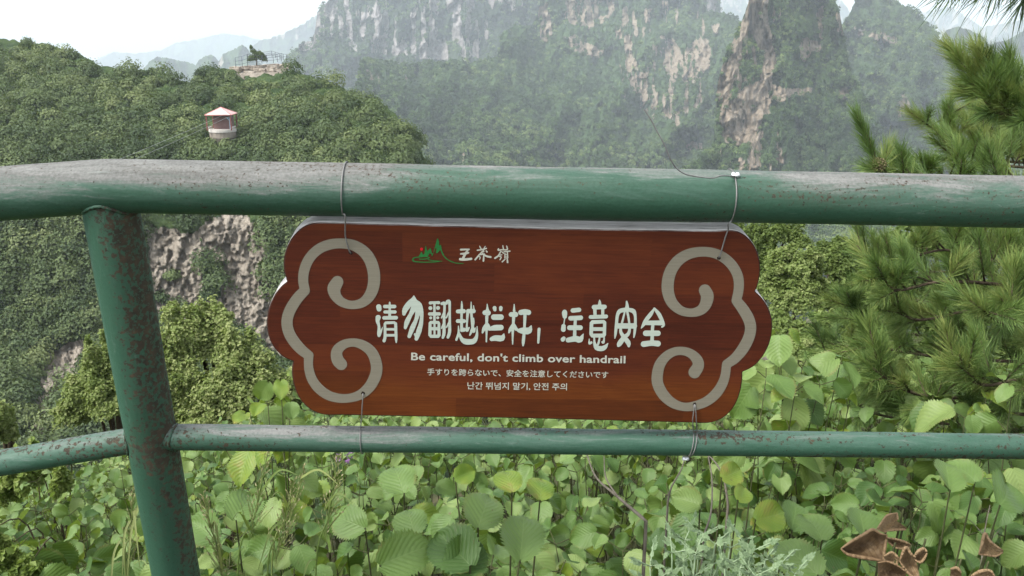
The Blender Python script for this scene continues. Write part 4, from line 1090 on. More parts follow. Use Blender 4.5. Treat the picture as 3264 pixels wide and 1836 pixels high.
# ---- purple flower
fb = gb(344, 470, 2.35)
o_ = thing("purple_flower", "small purple flower spike under the lower rail left of the wire", "flower", loc=fb)
g_ = np.random.default_rng(5); a = Acc(); st = Acc()
T0 = at1(342, 452, 2.3)
V, F, uv = tube(spline([fb, fb * .5 + T0 * .5, T0], 8), 0.002, 5); st.add(V, F, tint=0.3)
for k in range(22):
    c = T0 + g_.normal(size=3) * [0.011, 0.010, 0.0] + [0.012 * k / 22, 0, 0.03 - 0.06 * k / 22]
    for p in range(4):
        dr = nrm(g_.normal(size=3) + [0, -0.5, 0.3]); s_ = nrm(np.cross(dr, g_.normal(size=3)))
        a.add(np.array([c, c + dr * 0.005 + s_ * 0.003, c + dr * 0.009, c + dr * 0.005 - s_ * 0.003]), [np.array([[0, 1, 2, 3]])], tint=g_.random())
a.build("petals", [leaf_material("purple_petals", [(0, (0.20, 0.09, 0.24)), (0.6, (0.34, 0.18, 0.38)), (1, (0.48, 0.34, 0.50))], 0.3)], o_, smooth=False)
st.build("stem", [mat_grass], o_)

# ---- feathery weeds lower left
mat_weed = leaf_material("weed_leaf", [(0.0, (0.08, 0.13, 0.025)), (0.5, (0.16, 0.23, 0.05)), (1.0, (0.27, 0.31, 0.10))], 0.35)
for k, (lb, lobes, dep, n, ti, sz) in enumerate((("pale yellow green weeds on the bank left of the post", [(30, 480, 9, 26, 0), (47, 468, 6, 24, .1), (8, 492, 12, 26, 0), (62, 486, 7, 20, -.1), (36, 462, 5, 20, .2), (18, 474, 7, 24, 0), (-10, 480, 16, 26, 0)], 3.6, 7000, 0.64, 0.022),
                                               ("darker tangled weeds at the bottom left corner", [(0, 560, 20, 20, 0), (28, 572, 16, 14, 0), (-20, 545, 24, 24, 0)], 2.3, 3000, 0.5, 0.022))):
    slope_shrub("bank_weeds", lb, "weeds", lobes, dep, sz, n, ti, 80 + k, mat=mat_weed, sr=0.004, out=0.35)
# ================================================================== pine at the right
mat_needle = leaf_material("pine_needles", [(0.0, (0.030, 0.060, 0.022)), (0.35, (0.088, 0.152, 0.045)), (0.7, (0.150, 0.235, 0.062)), (1.0, (0.23, 0.265, 0.078))], 0.15, 0.5, 0.3, (0.20, 0.30, 0.03))
mat_pbark = flat("pine_bark", (0.085, 0.066, 0.045), 0.9, 0.1, 30, 0.5, 0.7)
def shoot(acc, base, tip, n, ln, spread, tint, g, w_=0.0008, grav=0.14):
    """needles round a twig: tight and forward near the tip"""
    base = np.asarray(base, float); tip = np.asarray(tip, float)
    ax = tip - base; L0 = np.linalg.norm(ax); ax = ax / L0
    x = nrm(np.cross(ax, [0.13, 0.2, 0.97])); y = np.cross(ax, x)
    f = g.random(n) ** 0.9
    az = g.random(n) * 6.2832
    op = spread * (1.15 - 0.65 * f) * (0.75 + 0.5 * g.random(n))
    dr = np.cos(op)[:, None] * ax + np.sin(op)[:, None] * (np.cos(az)[:, None] * x + np.sin(az)[:, None] * y)
    q = base + ax * (L0 * f)[:, None] + g.normal(size=(n, 3)) * 0.002
    l_ = ln * (0.7 + 0.45 * g.random(n))[:, None]
    e = q + dr * l_; e[:, 2] -= grav * l_[:, 0] * (0.3 + g.random(n) * 0.7)
    m = (q + e) / 2 + np.array([0, 0, 0.10]) * l_ * grav + g.normal(size=(n, 3)) * 0.003
    sd = np.cross(dr, g.normal(size=(n, 3))); sd /= np.linalg.norm(sd, axis=1)[:, None]
    V = np.stack([q - sd * w_, q + sd * w_, m + sd * w_, m - sd * w_, e], 1).reshape(-1, 3)
    i = np.arange(n)[:, None] * 5
    t_ = np.repeat(np.clip(tint + g.normal(size=n) * 0.15, 0, 1), 5)
    acc.add(V, [np.concatenate([i, i + 1, i + 2, i + 3], 1), np.concatenate([i + 3, i + 2, i + 4], 1)], tint=t_)

g = np.random.default_rng(77)
TR = np.array([4.1, 4.8, 0])                 # the trunk, just outside the picture
TR[2] = ground_z(TR[0], TR[1]) - 0.1
pine = thing("pine_tree", "pine with long needled branches reaching in from the right edge", "pine tree", loc=TR)
Ptr = spline([TR, TR + [0.05, 0, 1.4], TR + [-0.08, -0.05, 3.0], TR + [0.0, 0, 4.6]], 12)
V, F, uv = tube(Ptr, np.linspace(0.12, 0.045, len(Ptr)), 14); build("trunk", V, F, mat_pbark, pine, uv=uv)
needles, wood = Acc(), Acc()
def trunk_at(z):
    return np.array([np.interp(z, Ptr[:, 2], Ptr[:, k]) for k in range(3)])
def branch(pts, r0, r1):
    P = spline(pts, 8); V, F, uv = tube(P, np.linspace(r0, r1, len(P)), 8); wood.add(V, F, uv); return P
def bough(path, n_sh, ln_sh, tint, dens=150, up=0.75, back=0.35, nl=0.095, jit=0.5):
    """a bough given by picture points, with upturned shoots along its outer part"""
    P0 = [at1(*p) for p in path]
    st = trunk_at(P0[0][2] - 0.25)
    P = branch([st, P0[0] * 0.72 + st * 0.28 + np.array([0, 0, -0.03])] + P0, 0.010, 0.004)
    k0 = 16
    for k in range(n_sh):
        q = P[k0 + int((len(P) - 1 - k0) * (k + g.random()) / n_sh)]
        dr = nrm(np.array([-0.55, -0.25, up]) + g.normal(size=3) * jit)
        L0 = ln_sh * (0.6 + 0.7 * g.random())
        V, F, uv = tube([q, q + dr * L0], [0.004, 0.0025], 5); wood.add(V, F, uv)
        shoot(needles, q + dr * L0 * 0.15, q + dr * L0, dens, nl, 0.62, np.clip(tint + g.normal() * 0.20, 0, 1), g, grav=0.05)
    # the bough's own tip
    shoot(needles, P[-6], P[-1] + nrm(P[-1] - P[-4]) * 0.05, dens, nl, 0.8, tint, g)
    return P
# above the top rail
bough([(1040, 128, 2.75), (1024, 112, 2.75), (1000, 98, 2.7), (978, 78, 2.7)], 8, 0.10, 0.66, 230, 0.8, nl=0.085, jit=0.35)
bough([(1060, 130, 2.9), (1036, 112, 2.85), (1022, 95, 2.8), (1014, 78, 2.8)], 6, 0.10, 0.66, 230, 0.9, nl=0.085, jit=0.3)
bough([(1050, 122, 2.8), (1020, 118, 2.75), (990, 106, 2.7), (968, 66, 2.7)], 10, 0.09, 0.72, 220, 0.8, nl=0.08, jit=0.35)
bough([(1060, 165, 4.6), (1000, 160, 4.5), (955, 140, 4.4), (922, 122, 4.4)], 26, 0.18, 0.78, 190, 0.85, nl=0.09)
bough([(1060, 150, 4.9), (1020, 150, 4.8), (985, 140, 4.8), (970, 125, 4.8)], 26, 0.20, 0.80, 190, 0.9, nl=0.09)
bough([(1060, 135, 4.4), (1030, 140, 4.4), (1010, 128, 4.4)], 20, 0.20, 0.74, 190, 0.9, nl=0.09)
bough([(1040, 190, 3.6), (985, 182, 3.5), (930, 178, 3.4), (905, 174, 3.4)], 22, 0.13, 0.60, 190, 0.9, nl=0.08)
bough([(1000, 184, 3.2), (940, 182, 3.1), (895, 176, 3.05), (876, 170, 3.0)], 7, 0.12, 0.5, 160, 0.9, nl=0.085)
bough([(1070, 118, 2.9), (1040, 104, 2.8), (1010, 98, 2.75), (985, 62, 2.7)], 5, 0.09, 0.66, 230, 0.8, nl=0.085, jit=0.35)
bough([(1070, 172, 4.2), (1030, 168, 4.1), (985, 164, 4.0), (950, 160, 4.0)], 24, 0.17, 0.68, 190, 0.9, nl=0.09)
# the upright shoot with the cone, left of the rest
b0, b1 = at1(879, 172, 3.0), at1(857, 116, 2.95)
branch([at1(905, 178, 3.05), b0, (b0 + b1) / 2 + [0.01, 0, 0], b1], 0.008, 0.003)
for f0, f1 in ((0.0, 0.45), (0.25, 0.75), (0.55, 1.0)):
    shoot(needles, b0 + (b1 - b0) * f0, b0 + (b1 - b0) * f1, 190, 0.075, 0.55, 0.45, g, grav=0.05)
# below the top rail: layer upon layer
for path, n, l_, ti in (
    ([(1060, 262, 3.6), (1000, 262, 3.5), (945, 250, 3.4), (900, 262, 3.3)], 12, 0.17, 0.42),
    ([(1060, 300, 3.3), (1000, 285, 3.2), (940, 282, 3.1), (898, 290, 3.05), (880, 276, 3.0)], 11, 0.17, 0.55),
    ([(1060, 330, 3.5), (1000, 302, 3.4), (962, 312, 3.3), (920, 320, 3.2), (896, 312, 3.15)], 12, 0.16, 0.50),
    ([(1080, 280, 3.0), (1040, 290, 2.95), (1005, 300, 2.9)], 8, 0.17, 0.48),
    ([(1080, 340, 3.0), (1040, 330, 2.95), (1000, 322, 2.9), (985, 310, 2.9)], 9, 0.17, 0.55),
    ([(1080, 372, 3.6), (1020, 362, 3.5), (960, 360, 3.45), (905, 352, 3.4), (868, 345, 3.4)], 16, 0.17, 0.38),
    ([(1060, 400, 3.2), (1000, 395, 3.1), (945, 398, 3.0), (905, 390, 2.95), (872, 368, 2.9)], 14, 0.17, 0.45),
    ([(1060, 385, 2.9), (1020, 380, 2.85), (985, 385, 2.8), (955, 372, 2.8)], 9, 0.18, 0.62),
    ([(1060, 355, 4.2), (1000, 340, 4.1), (920, 335, 4.0), (870, 325, 4.0), (845, 300, 4.0)], 18, 0.18, 0.32),
    ([(1060, 275, 4.2), (1000, 275, 4.2), (940, 272, 4.1), (890, 275, 4.0), (862, 258, 4.0)], 18, 0.2, 0.34),
    ([(1080, 420, 3.3), (1030, 415, 3.2), (980, 412, 3.1), (930, 420, 3.0), (900, 410, 3.0)], 12, 0.16, 0.36),
    ([(1080, 240, 4.0), (1030, 246, 4.0), (985, 240, 3.9), (950, 236, 3.9)], 12, 0.18, 0.4),
    ([(1080, 440, 3.9), (1020, 430, 3.8), (960, 425, 3.7), (880, 415, 3.6), (845, 395, 3.6)], 16, 0.18, 0.33),
    ([(1080, 310, 4.4), (1020, 315, 4.4), (960, 300, 4.3), (900, 310, 4.2), (850, 345, 4.2), (822, 352, 4.2)], 18, 0.18, 0.36)):
    bough(path, int(n * 1.7), l_ * 0.9, min(0.75, ti + 0.2), 210, 0.7, nl=0.082)
# a limb passing overhead at the right, its twigs drooping into the top right corner close to the camera
hub = at1(1075, -75, 1.42)
st_ = trunk_at(2.6)
branch([st_, st_ * 0.6 + hub * 0.4 + [0, 0, 0.22], st_ * 0.25 + hub * 0.75 + [0, 0, 0.12], hub], 0.014, 0.006)
for (x1, y1, d1) in ((985, -14, 1.2), (955, -16, 1.2), (1024, -2, 1.3), (1000, -20, 1.22), (1050, -30, 1.3)):
    q = at1(x1, y1, d1); p = hub * 0.45 + q * 0.55 + [0, 0, 0.012]
    branch([hub, p, q], 0.0045, 0.0022)
    gg = np.random.default_rng(int(x1))
    shoot(needles, p, q + (q - p) * 0.1, 95, 0.075, 0.55, 0.02, gg, 0.0009, 0.35)
wood.build("branches", [mat_pbark], pine)
needles.build("needles", [mat_needle], pine, smooth=False)
# cone
cc = at1(879, 165, 2.96); a = Acc()
for k in range(60):
    f = (k + 0.5) / 60; az = k * 2.39996
    r = 0.021 * math.sin(math.pi * (0.08 + 0.86 * f)) ** 0.7
    c = cc + np.array([r * math.cos(az), r * math.sin(az), (f - 0.5) * 0.046])
    out = nrm(np.array([math.cos(az), math.sin(az), (f - 0.4) * 1.2])); u_ = nrm(np.cross(out, [0, 0, 1.0])); v_ = np.cross(u_, out)
    V = np.array([c - u_ * 0.005, c - v_ * 0.004, c + u_ * 0.005, c + v_ * 0.005, c + out * 0.005])
    a.add(V, [np.array([[0, 1, 4], [1, 2, 4], [2, 3, 4], [3, 0, 4]])])
V, F = rock_block(cc, (0.024, 0.024, 0.036), 0, 1); a.add(V, F)
a.build("cone", [flat("cone_scales", (0.13, 0.115, 0.06), 0.8, 0.1, 60, 0.4)], pine, smooth=False)
# ================================================================== railing
FA = at(275 * D2, 467 * D2, 1.17); FB = at(2576 * D2, 508 * D2, 1.225)
FX = nrm(FB - FA)
TILT = 24.0                                        # the railing leans a few degrees towards the viewer
fdn = -UP * math.cos(R(TILT)) + FWD * math.sin(R(TILT))
FN = nrm(np.cross(FX, fdn));
if np.dot(FN, C0 - FA) < 0: FN = -FN               # towards the viewer
FU = np.cross(FX, FN); FU = FU if FU[2] > 0 else -FU
def pl(px, py, off=0.0):
    """the point of the railing's plane (moved 'off' towards the viewer) under a pixel of the photograph"""
    d_ = ray(px, py); q = FA + FN * off
    k = ((q - C0) @ FN) / (d_ @ FN)
    return C0 + d_ * np.asarray(k)[..., None]
def pd(x, y, off=0.0): return pl(np.asarray(x, float) * D2, np.asarray(y, float) * D2, off)

p0, p1 = pd(298, 650), pd(441, 1449)
pdir = nrm(p0 - p1)
ptop = pd(270, 478)
foot = p1 - pdir * ((p1[2] + 0.25) / pdir[2])
FM = np.eye(4); FM[:3, 0] = FX; FM[:3, 1] = -FN; FM[:3, 2] = FU; FM[:3, 3] = foot
RT, RL, RP = 0.0357, 0.0198, 0.0362
railing_ = thing("pipe_railing", "weathered green steel pipe railing with a rusty post and two rails", "railing", matrix=FM.tolist())

def pipe_material(name, bias, wear_light_top, axis, rust, rust_side=0.0, scr=1.0, ps=230, dirt_=0.5, joints=()):
    t = NT(name)
    ob = t.obj(); s = t.n("SeparateXYZ", {0: ob})
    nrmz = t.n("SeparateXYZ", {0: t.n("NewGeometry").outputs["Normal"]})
    st = (0.22, 1.6, 1.6) if axis == 'X' else (1.6, 1.6, 0.22)
    streak = t.noise(t.map(ob, st), 34, 9, 0.8, 0.6)
    broad = t.noise(t.map(ob, st), 5.5, 4, 0.6)
    fine = t.noise(ob, 260, 3, 0.6)
    along = s.outputs[0] if axis == 'X' else s.outputs[2]
    br = t.ramp(t.mr(along, -1.0, 3.0), [(p, (v, v, v)) for p, v in bias])
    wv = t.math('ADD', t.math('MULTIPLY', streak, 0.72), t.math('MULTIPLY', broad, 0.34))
    wv = t.math('ADD', wv, t.math('MULTIPLY', nrmz.outputs[2], wear_light_top))  # upward sides wear more; this also paints a lit-top gradient into the colour
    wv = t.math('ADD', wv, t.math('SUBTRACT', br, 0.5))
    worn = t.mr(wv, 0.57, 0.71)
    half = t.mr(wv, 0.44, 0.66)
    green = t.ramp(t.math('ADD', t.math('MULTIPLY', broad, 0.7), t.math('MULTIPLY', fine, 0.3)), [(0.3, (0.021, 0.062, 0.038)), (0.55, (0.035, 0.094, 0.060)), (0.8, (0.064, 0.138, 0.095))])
    chalk_light = t.mix(0.45, green, (0.13, 0.19, 0.165))
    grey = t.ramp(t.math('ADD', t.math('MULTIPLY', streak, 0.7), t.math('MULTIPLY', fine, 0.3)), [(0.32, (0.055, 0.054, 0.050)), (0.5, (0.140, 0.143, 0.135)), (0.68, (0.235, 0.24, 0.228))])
    col = t.mix(t.math('MULTIPLY', half, 0.8), green, chalk_light)
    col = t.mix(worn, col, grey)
    # pale scuffs
    sc_ = t.noise(t.map(ob, tuple(k * 3 for k in st)), 34, 6, 0.75, 0.8)
    scuff = t.math('MULTIPLY', t.mr(sc_, 0.60, 0.66), t.mr(broad, 0.42, 0.6))
    col = t.mix(t.math('MULTIPLY', scuff, 0.55 * scr), col, (0.22, 0.26, 0.235))
    # rust pits and runs
    pit = t.noise(ob, ps, 5, 0.7); reg = t.noise(t.map(ob, st), 7.5, 4, 0.65)
    rg = t.math('ADD', reg, t.math('MULTIPLY', nrmz.outputs[0], rust_side))
    for zj, hw in joints:                       # rust gathers at the welds
        rg = t.math('ADD', rg, t.mr(t.math('ABSOLUTE', t.math('SUBTRACT', along, zj)), 0.0, hw, 0.16, 0.0))
    lim = t.mr(rg, 0.35, 0.72, 0.72, 0.70 - rust)
    rmask = t.mr(t.math('SUBTRACT', pit, lim), 0.0, 0.035)
    rcol = t.ramp(t.noise(ob, 90, 4), [(0.35, (0.020, 0.014, 0.010)), (0.6, (0.060, 0.036, 0.022)), (0.8, (0.115, 0.065, 0.035))])
    col = t.mix(t.math('MULTIPLY', rmask, 0.92), col, rcol)
    dirt = t.mr(rg, 0.5, 0.78, 0.0, dirt_)
    col = t.mix(t.math('MULTIPLY', dirt, t.mr(pit, 0.35, 0.6)), col, (0.075, 0.062, 0.045))
    rough = t.math('ADD', 0.48, t.math('MULTIPLY', t.math('MAXIMUM', worn, rmask), 0.32))
    hgt = t.math('ADD', t.math('MULTIPLY', pit, 0.45), t.math('ADD', t.math('MULTIPLY', streak, 0.4), t.math('MULTIPLY', rmask, -0.4)))
    return t.done(t.bsdf(col, rough, 0.3, hgt, 0.45, 0.004))

def bend_path(points, rad=0.03, n=7):
    """polyline with the corner rounded off a little"""
    out = []
    P = [np.asarray(p) for p in points]
    for k in range(len(P) - 1):
        m = max(2, int(np.linalg.norm(P[k + 1] - P[k]) / 0.010))
        out += [P[k] + (P[k + 1] - P[k]) * i / m for i in range(m)]
    out.append(P[-1]); Q = np.array(out)
    for _ in range(2): Q[1:-1] = 0.25 * Q[:-2] + 0.5 * Q[1:-1] + 0.25 * Q[2:]
    return Q
def dented(V, path, amt, seed):
    return V + (fbm(V * 9.0, 3, seed)[:, None] - 0.5) * amt * FN + (fbm(V * 7.0 + 5, 3, seed + 1)[:, None] - 0.5) * amt * FU

left_top = pd(-900, 560, 0.0); l0 = pd(0, 487)
dl = nrm(l0 - pd(275, 467))
right_end = FA + FX * 2.6
P = bend_path([FA + dl * 1.0, FA, right_end])
V, F, uv = tube(P, RT, 64); V = dented(V, P, 0.0022, 3)
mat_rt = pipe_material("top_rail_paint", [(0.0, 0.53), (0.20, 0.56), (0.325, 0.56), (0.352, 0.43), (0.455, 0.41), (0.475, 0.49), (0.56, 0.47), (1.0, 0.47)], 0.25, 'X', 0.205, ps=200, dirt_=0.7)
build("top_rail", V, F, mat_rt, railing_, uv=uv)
lr0 = pd(395, 1100); lr1 = pd(2576, 1123.5); ll = pd(0, 1160)
P = bend_path([lr0 + nrm(ll - pd(318, 1106)) * 0.9, pd(385, 1099), lr0 + nrm(lr1 - lr0) * 2.4])
V, F, uv = tube(P, RL, 48); V = dented(V, P, 0.0012, 8)
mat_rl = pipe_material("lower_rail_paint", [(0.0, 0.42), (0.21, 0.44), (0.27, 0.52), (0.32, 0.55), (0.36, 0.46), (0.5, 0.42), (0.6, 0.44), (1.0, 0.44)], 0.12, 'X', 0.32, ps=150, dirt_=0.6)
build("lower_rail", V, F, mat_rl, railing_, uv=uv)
top2 = ptop - FN * 0.0055 - FX * 0.002
lj = pd(383, 1099.5)
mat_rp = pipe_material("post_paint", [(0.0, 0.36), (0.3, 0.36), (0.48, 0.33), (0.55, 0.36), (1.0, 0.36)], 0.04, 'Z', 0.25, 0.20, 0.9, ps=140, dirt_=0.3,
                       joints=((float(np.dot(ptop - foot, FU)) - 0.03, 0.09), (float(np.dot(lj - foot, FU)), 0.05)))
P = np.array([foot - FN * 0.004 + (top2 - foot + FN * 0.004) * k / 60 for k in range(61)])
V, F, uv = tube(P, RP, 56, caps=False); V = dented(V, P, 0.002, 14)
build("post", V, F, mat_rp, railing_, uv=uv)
# weld beads where the pipes meet
def bead(center, axis, rr, r_b, seed, squash=None):
    th = np.linspace(0, 2 * math.pi, 97)
    x = nrm(np.cross(axis, FN)); y = np.cross(axis, x)
    P = center + rr * (np.cos(th)[:, None] * x + np.sin(th)[:, None] * y)
    if squash is not None: P = squash(P)
    return tube(P, r_b * (0.8 + 0.5 * fbm(P * 120, 2, seed)), 8, False)
for sgn, dr in ((1, nrm(lr1 - lr0)), (-1, nrm(ll - pd(318, 1106)))):
    def sq(P, dr=dr):
        # pushed out along the rail until each point lies on the post
        out = []
        for q in P:
            k = 0.0
            for _ in range(30):
                w_ = q + dr * k - lj; dist = np.linalg.norm(w_ - pdir * np.dot(w_, pdir))
                if dist >= RP: break
                k += 0.0016
            out.append(q + dr * k)
        return np.array(out)
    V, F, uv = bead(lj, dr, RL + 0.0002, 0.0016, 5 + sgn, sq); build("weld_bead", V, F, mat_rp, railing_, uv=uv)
def sq2(P):
    out = []
    for q in P:
        k = 0.0
        for _ in range(40):
            w_ = q - pdir * k - FA; dist = np.linalg.norm(w_ - FX * np.dot(w_, FX))
            if dist >= RT: break
            k += 0.0016
        out.append(q - pdir * k)
    return np.array(out)
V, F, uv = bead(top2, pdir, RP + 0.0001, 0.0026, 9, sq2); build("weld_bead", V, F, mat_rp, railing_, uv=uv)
# a further post beyond the right edge carries the rails on
pr_ = right_end - FX * 0.1
foot_r = pr_ - FU * (pr_[2] + 0.25) / FU[2]
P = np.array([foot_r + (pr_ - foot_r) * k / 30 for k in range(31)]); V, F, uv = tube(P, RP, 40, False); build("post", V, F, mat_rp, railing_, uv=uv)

# ================================================================== the sign
SOFF = 0.0165; STH = 0.034
c1 = lambda x, y: (840 + np.asarray(x, float) / 2.013, 660 + np.asarray(y, float) / 2.013)
c2 = lambda x, y: (1640 + np.asarray(x, float) / 2.013, 660 + np.asarray(y, float) / 2.013)
c3 = lambda x, y: (1160 + np.asarray(x, float) / 4.2933, 900 + np.asarray(y, float) / 4.2933)
c4 = lambda x, y: (1700 + np.asarray(x, float) / 5.152, 900 + np.asarray(y, float) / 5.152)
c5 = lambda x, y: (1280 + np.asarray(x, float) / 3.3895, 1100 + np.asarray(y, float) / 3.3895)
c6 = lambda x, y: (1280 + np.asarray(x, float) / 6.44, 720 + np.asarray(y, float) / 6.44)
s_l, s_r = pl(*c1(420, 97), SOFF), pl(*c2(1290, 150), SOFF)
SX = nrm(s_r - s_l); SU = np.cross(SX, FN); SU = SU if SU[2] > 0 else -SU
SM = np.eye(4); SM[:3, 0] = SX; SM[:3, 1] = -FN; SM[:3, 2] = SU; SM[:3, 3] = pl(1656, 1020, SOFF)
sign = thing("warning_sign", "varnished red brown wooden sign with cloud shaped ends and white lettering", "sign", matrix=SM.tolist())

segs = [[c1(*p) for p in ((147, 477), (140, 450), (130, 410), (127, 350), (137, 290), (165, 220), (205, 165), (260, 120), (330, 98), (410, 96))],
        [c1(420, 97), c1(800, 107), c1(1300, 121), c2(300, 136), c2(900, 146), c2(1290, 150)],
        [c2(*p) for p in ((1310, 148), (1385, 145), (1445, 158), (1500, 195), (1545, 255), (1572, 330), (1579, 400), (1573, 460), (1561, 508), (1547, 540))],
        [c2(*p) for p in ((1547, 540), (1592, 585), (1630, 645), (1652, 715), (1656, 780), (1646, 850), (1620, 918), (1580, 980), (1530, 1028), (1465, 1060))],
        [c2(*p) for p in ((1465, 1060), (1463, 1115), (1452, 1180), (1428, 1250), (1390, 1310), (1342, 1353), (1290, 1378), (1225, 1389), (1140, 1386))],
        [c2(1130, 1386), c2(0, 1357), c1(1000, 1347), c1(500, 1337)],
        [c1(*p) for p in ((490, 1337), (400, 1337), (340, 1322), (290, 1295), (240, 1245), (205, 1182), (185, 1112), (180, 1045), (187, 992))],
        [c1(*p) for p in ((187, 992), (140, 972), (95, 938), (55, 888), (30, 830), (20, 765), (22, 700), (38, 632), (68, 565), (107, 512), (147, 477))]]
out2 = []
for sg in segs:
    pts = np.array([[float(p[0]), float(p[1])] for p in sg])
    q = spline(np.c_[pts, np.zeros(len(pts))], 8)[:, :2]
    out2.append(q[:-1] if len(out2) != 1 and len(out2) != 5 else q)
O = np.concatenate(out2)
dd = np.r_[True, np.linalg.norm(np.diff(O, axis=0), axis=1) > 0.8]; O = O[dd]
if np.linalg.norm(O[0] - O[-1]) < 0.8: O = O[:-1]
FR = pl(O[:, 0], O[:, 1], SOFF)                    # clockwise seen from the viewer
n = len(FR)
tg = np.roll(FR, -1, 0) - np.roll(FR, 1, 0); tg /= np.linalg.norm(tg, axis=1)[:, None]
inn = np.cross(tg, FN); cen = FR.mean(0)
if np.mean(np.sum(inn * (cen - FR), 1)) < 0: inn = -inn
ring0 = FR + inn * 0.0022; ring1 = FR + inn * 0.0006 - FN * 0.0008; ring2 = FR - FN * 0.0026; ring3 = FR - FN * (STH - 0.002); ring4 = FR + inn * 0.002 - FN * STH
V = np.concatenate([ring0, ring1, ring2, ring3, ring4]); j = np.arange(n); j2 = (j + 1) % n
def wood_material(name, edge):
    t = NT(name)
    ob = t.obj(); s = t.n("SeparateXYZ", {0: ob})
    x, z = s.outputs[0], s.outputs[2]
    # glued staves: strips about 45 mm high in lengths with staggered ends
    row = t.math('FLOOR', t.math('DIVIDE', t.math('ADD', z, 0.0865), 0.043))
    frow = t.math('FRACT', t.math('DIVIDE', t.math('ADD', z, 0.0865), 0.043))
    colx = t.math('FLOOR', t.math('ADD', t.math('DIVIDE', x, 0.34), t.math('MULTIPLY', row, 0.37)))
    cell = t.n("CombineXYZ", {0: row, 1: colx, 2: 3.0}).outputs[0]
    wn = t.n("TexWhiteNoise", {"Vector": cell}).outputs["Value"]
    off = t.n("CombineXYZ", {0: t.math('MULTIPLY', wn, 5.0), 1: 0.0, 2: t.math('MULTIPLY', wn, 9.0)}).outputs[0]
    vec = t.n("VectorMath", {0: ob, 1: off}, operation='ADD').outputs[0]
    grain = t.noise(t.map(vec, (2.2, 3, 60)), 6.0, 8, 0.7, 0.6)
    pores = t.noise(t.map(vec, (10, 20, 420)), 3.0, 3, 0.6)
    broad = t.noise(t.map(ob, (1.3, 1, 4.0)), 2.6, 4, 0.6, 0.8)
    orange = t.mr(t.math('ADD', z, t.math('MULTIPLY', t.math('SUBTRACT', broad, 0.5), 0.22)), -0.062, -0.122)
    f = t.math('ADD', t.math('MULTIPLY', grain, 0.55), t.math('ADD', t.math('MULTIPLY', wn, 0.17), t.math('MULTIPLY', broad, 0.34)))
    col = t.ramp(f, [(0.30, (0.028, 0.0070, 0.0048)), (0.5, (0.070, 0.0152, 0.0078)), (0.68, (0.115, 0.0270, 0.0096)), (0.85, (0.155, 0.042, 0.012))])
    lite = t.ramp(f, [(0.30, (0.050, 0.012, 0.005)), (0.55, (0.118, 0.031, 0.007)), (0.8, (0.19, 0.060, 0.012))])
    col = t.mix(t.math('MULTIPLY', orange, 0.85), col, lite)
    col = t.mix(t.mr(pores, 0.58, 0.68, 0, 0.45), col, (0.03, 0.008, 0.006))
    col = t.mix(t.mr(frow, 0.0, 0.03, 0.35, 0.0), col, (0.03, 0.008, 0.006))
    if edge:
        # bare weathered grey where rain lies on the upper edges, charred brown elsewhere
        nz = t.n("SeparateXYZ", {0: t.n("NewGeometry").outputs["Normal"]}).outputs[2]
        gr = t.noise(t.map(ob, (3, 40, 30)), 6, 6, 0.7)
        gcol = t.ramp(gr, [(0.30, (0.16, 0.145, 0.135)), (0.44, (0.52, 0.50, 0.48)), (0.7, (0.76, 0.75, 0.73))])
        dark = t.mix(gr, (0.02, 0.010, 0.008), (0.075, 0.03, 0.02))
        col = t.mix(t.mr(t.math('ADD', nz, t.math('MULTIPLY', t.math('SUBTRACT', gr, 0.5), 0.4)), 0.25, 0.6), dark, gcol)
        # butt joint and knots in the edge
        kn = t.noise(t.map(ob, (1, 1, 1)), 9, 2)
        col = t.mix(t.mr(kn, 0.66, 0.72, 0, 0.8), col, (0.05, 0.035, 0.03))
        return t.done(t.bsdf(col, 0.85, 0.15, gr, 0.6, 0.002))
    h = t.math('ADD', t.math('MULTIPLY', grain, 0.5), t.math('MULTIPLY', pores, -0.5))
    return t.done(t.bsdf(col, 0.42, 0.30, h, 0.15, 0.001))
mw, me_ = wood_material("varnished_board", False), wood_material("board_edge", True)
Fs = [j[None, ::-1], np.stack([j, j2, j2 + n, j + n], -1), np.stack([j + n, j2 + n, j2 + 2 * n, j + 2 * n], -1), np.stack([j + 2 * n, j2 + 2 * n, j2 + 3 * n, j + 3 * n], -1),
      np.stack([j + 3 * n, j2 + 3 * n, j2 + 4 * n, j + 4 * n], -1), (j + 4 * n)[None]]
mi = np.concatenate([[0], np.ones(4 * n, int), [1]])
bo = build("board", V, Fs, [mw, me_], sign, smooth=False, midx=mi)
import bmesh
bm = bmesh.new(); bm.from_mesh(bo.data); bmesh.ops.recalc_face_normals(bm, faces=bm.faces); bm.to_mesh(bo.data); bm.free()

def field_mesh(strokes, step, conv, off):
    """flat painted shape: the union of tapered round strokes, cut out on a fine grid (marching squares)"""
    allp = np.array([p for s_ in strokes for p in s_], float)
    x0, y0 = (allp[:, :2] - allp[:, 2:3]).min(0) - 2 * step; x1, y1 = (allp[:, :2] + allp[:, 2:3]).max(0) + 2 * step
    gx_ = np.arange(x0, x1 + step, step); gy_ = np.arange(y0, y1 + step, step)
    X, Y = np.meshgrid(gx_, gy_); D = np.full(X.shape, 1e9)
    for s_ in strokes:
        if len(s_) == 1: s_ = [s_[0], (s_[0][0] + 0.01, s_[0][1], s_[0][2])]
        for a, b in zip(s_[:-1], s_[1:]):
            dx, dy = b[0] - a[0], b[1] - a[1]
            t_ = np.clip(((X - a[0]) * dx + (Y - a[1]) * dy) / (dx * dx + dy * dy + 1e-9), 0, 1)
            D = np.minimum(D, np.hypot(X - a[0] - t_ * dx, Y - a[1] - t_ * dy) - (a[2] + t_ * (b[2] - a[2])))
    return grid_mesh(D, gx_, gy_, conv, off)

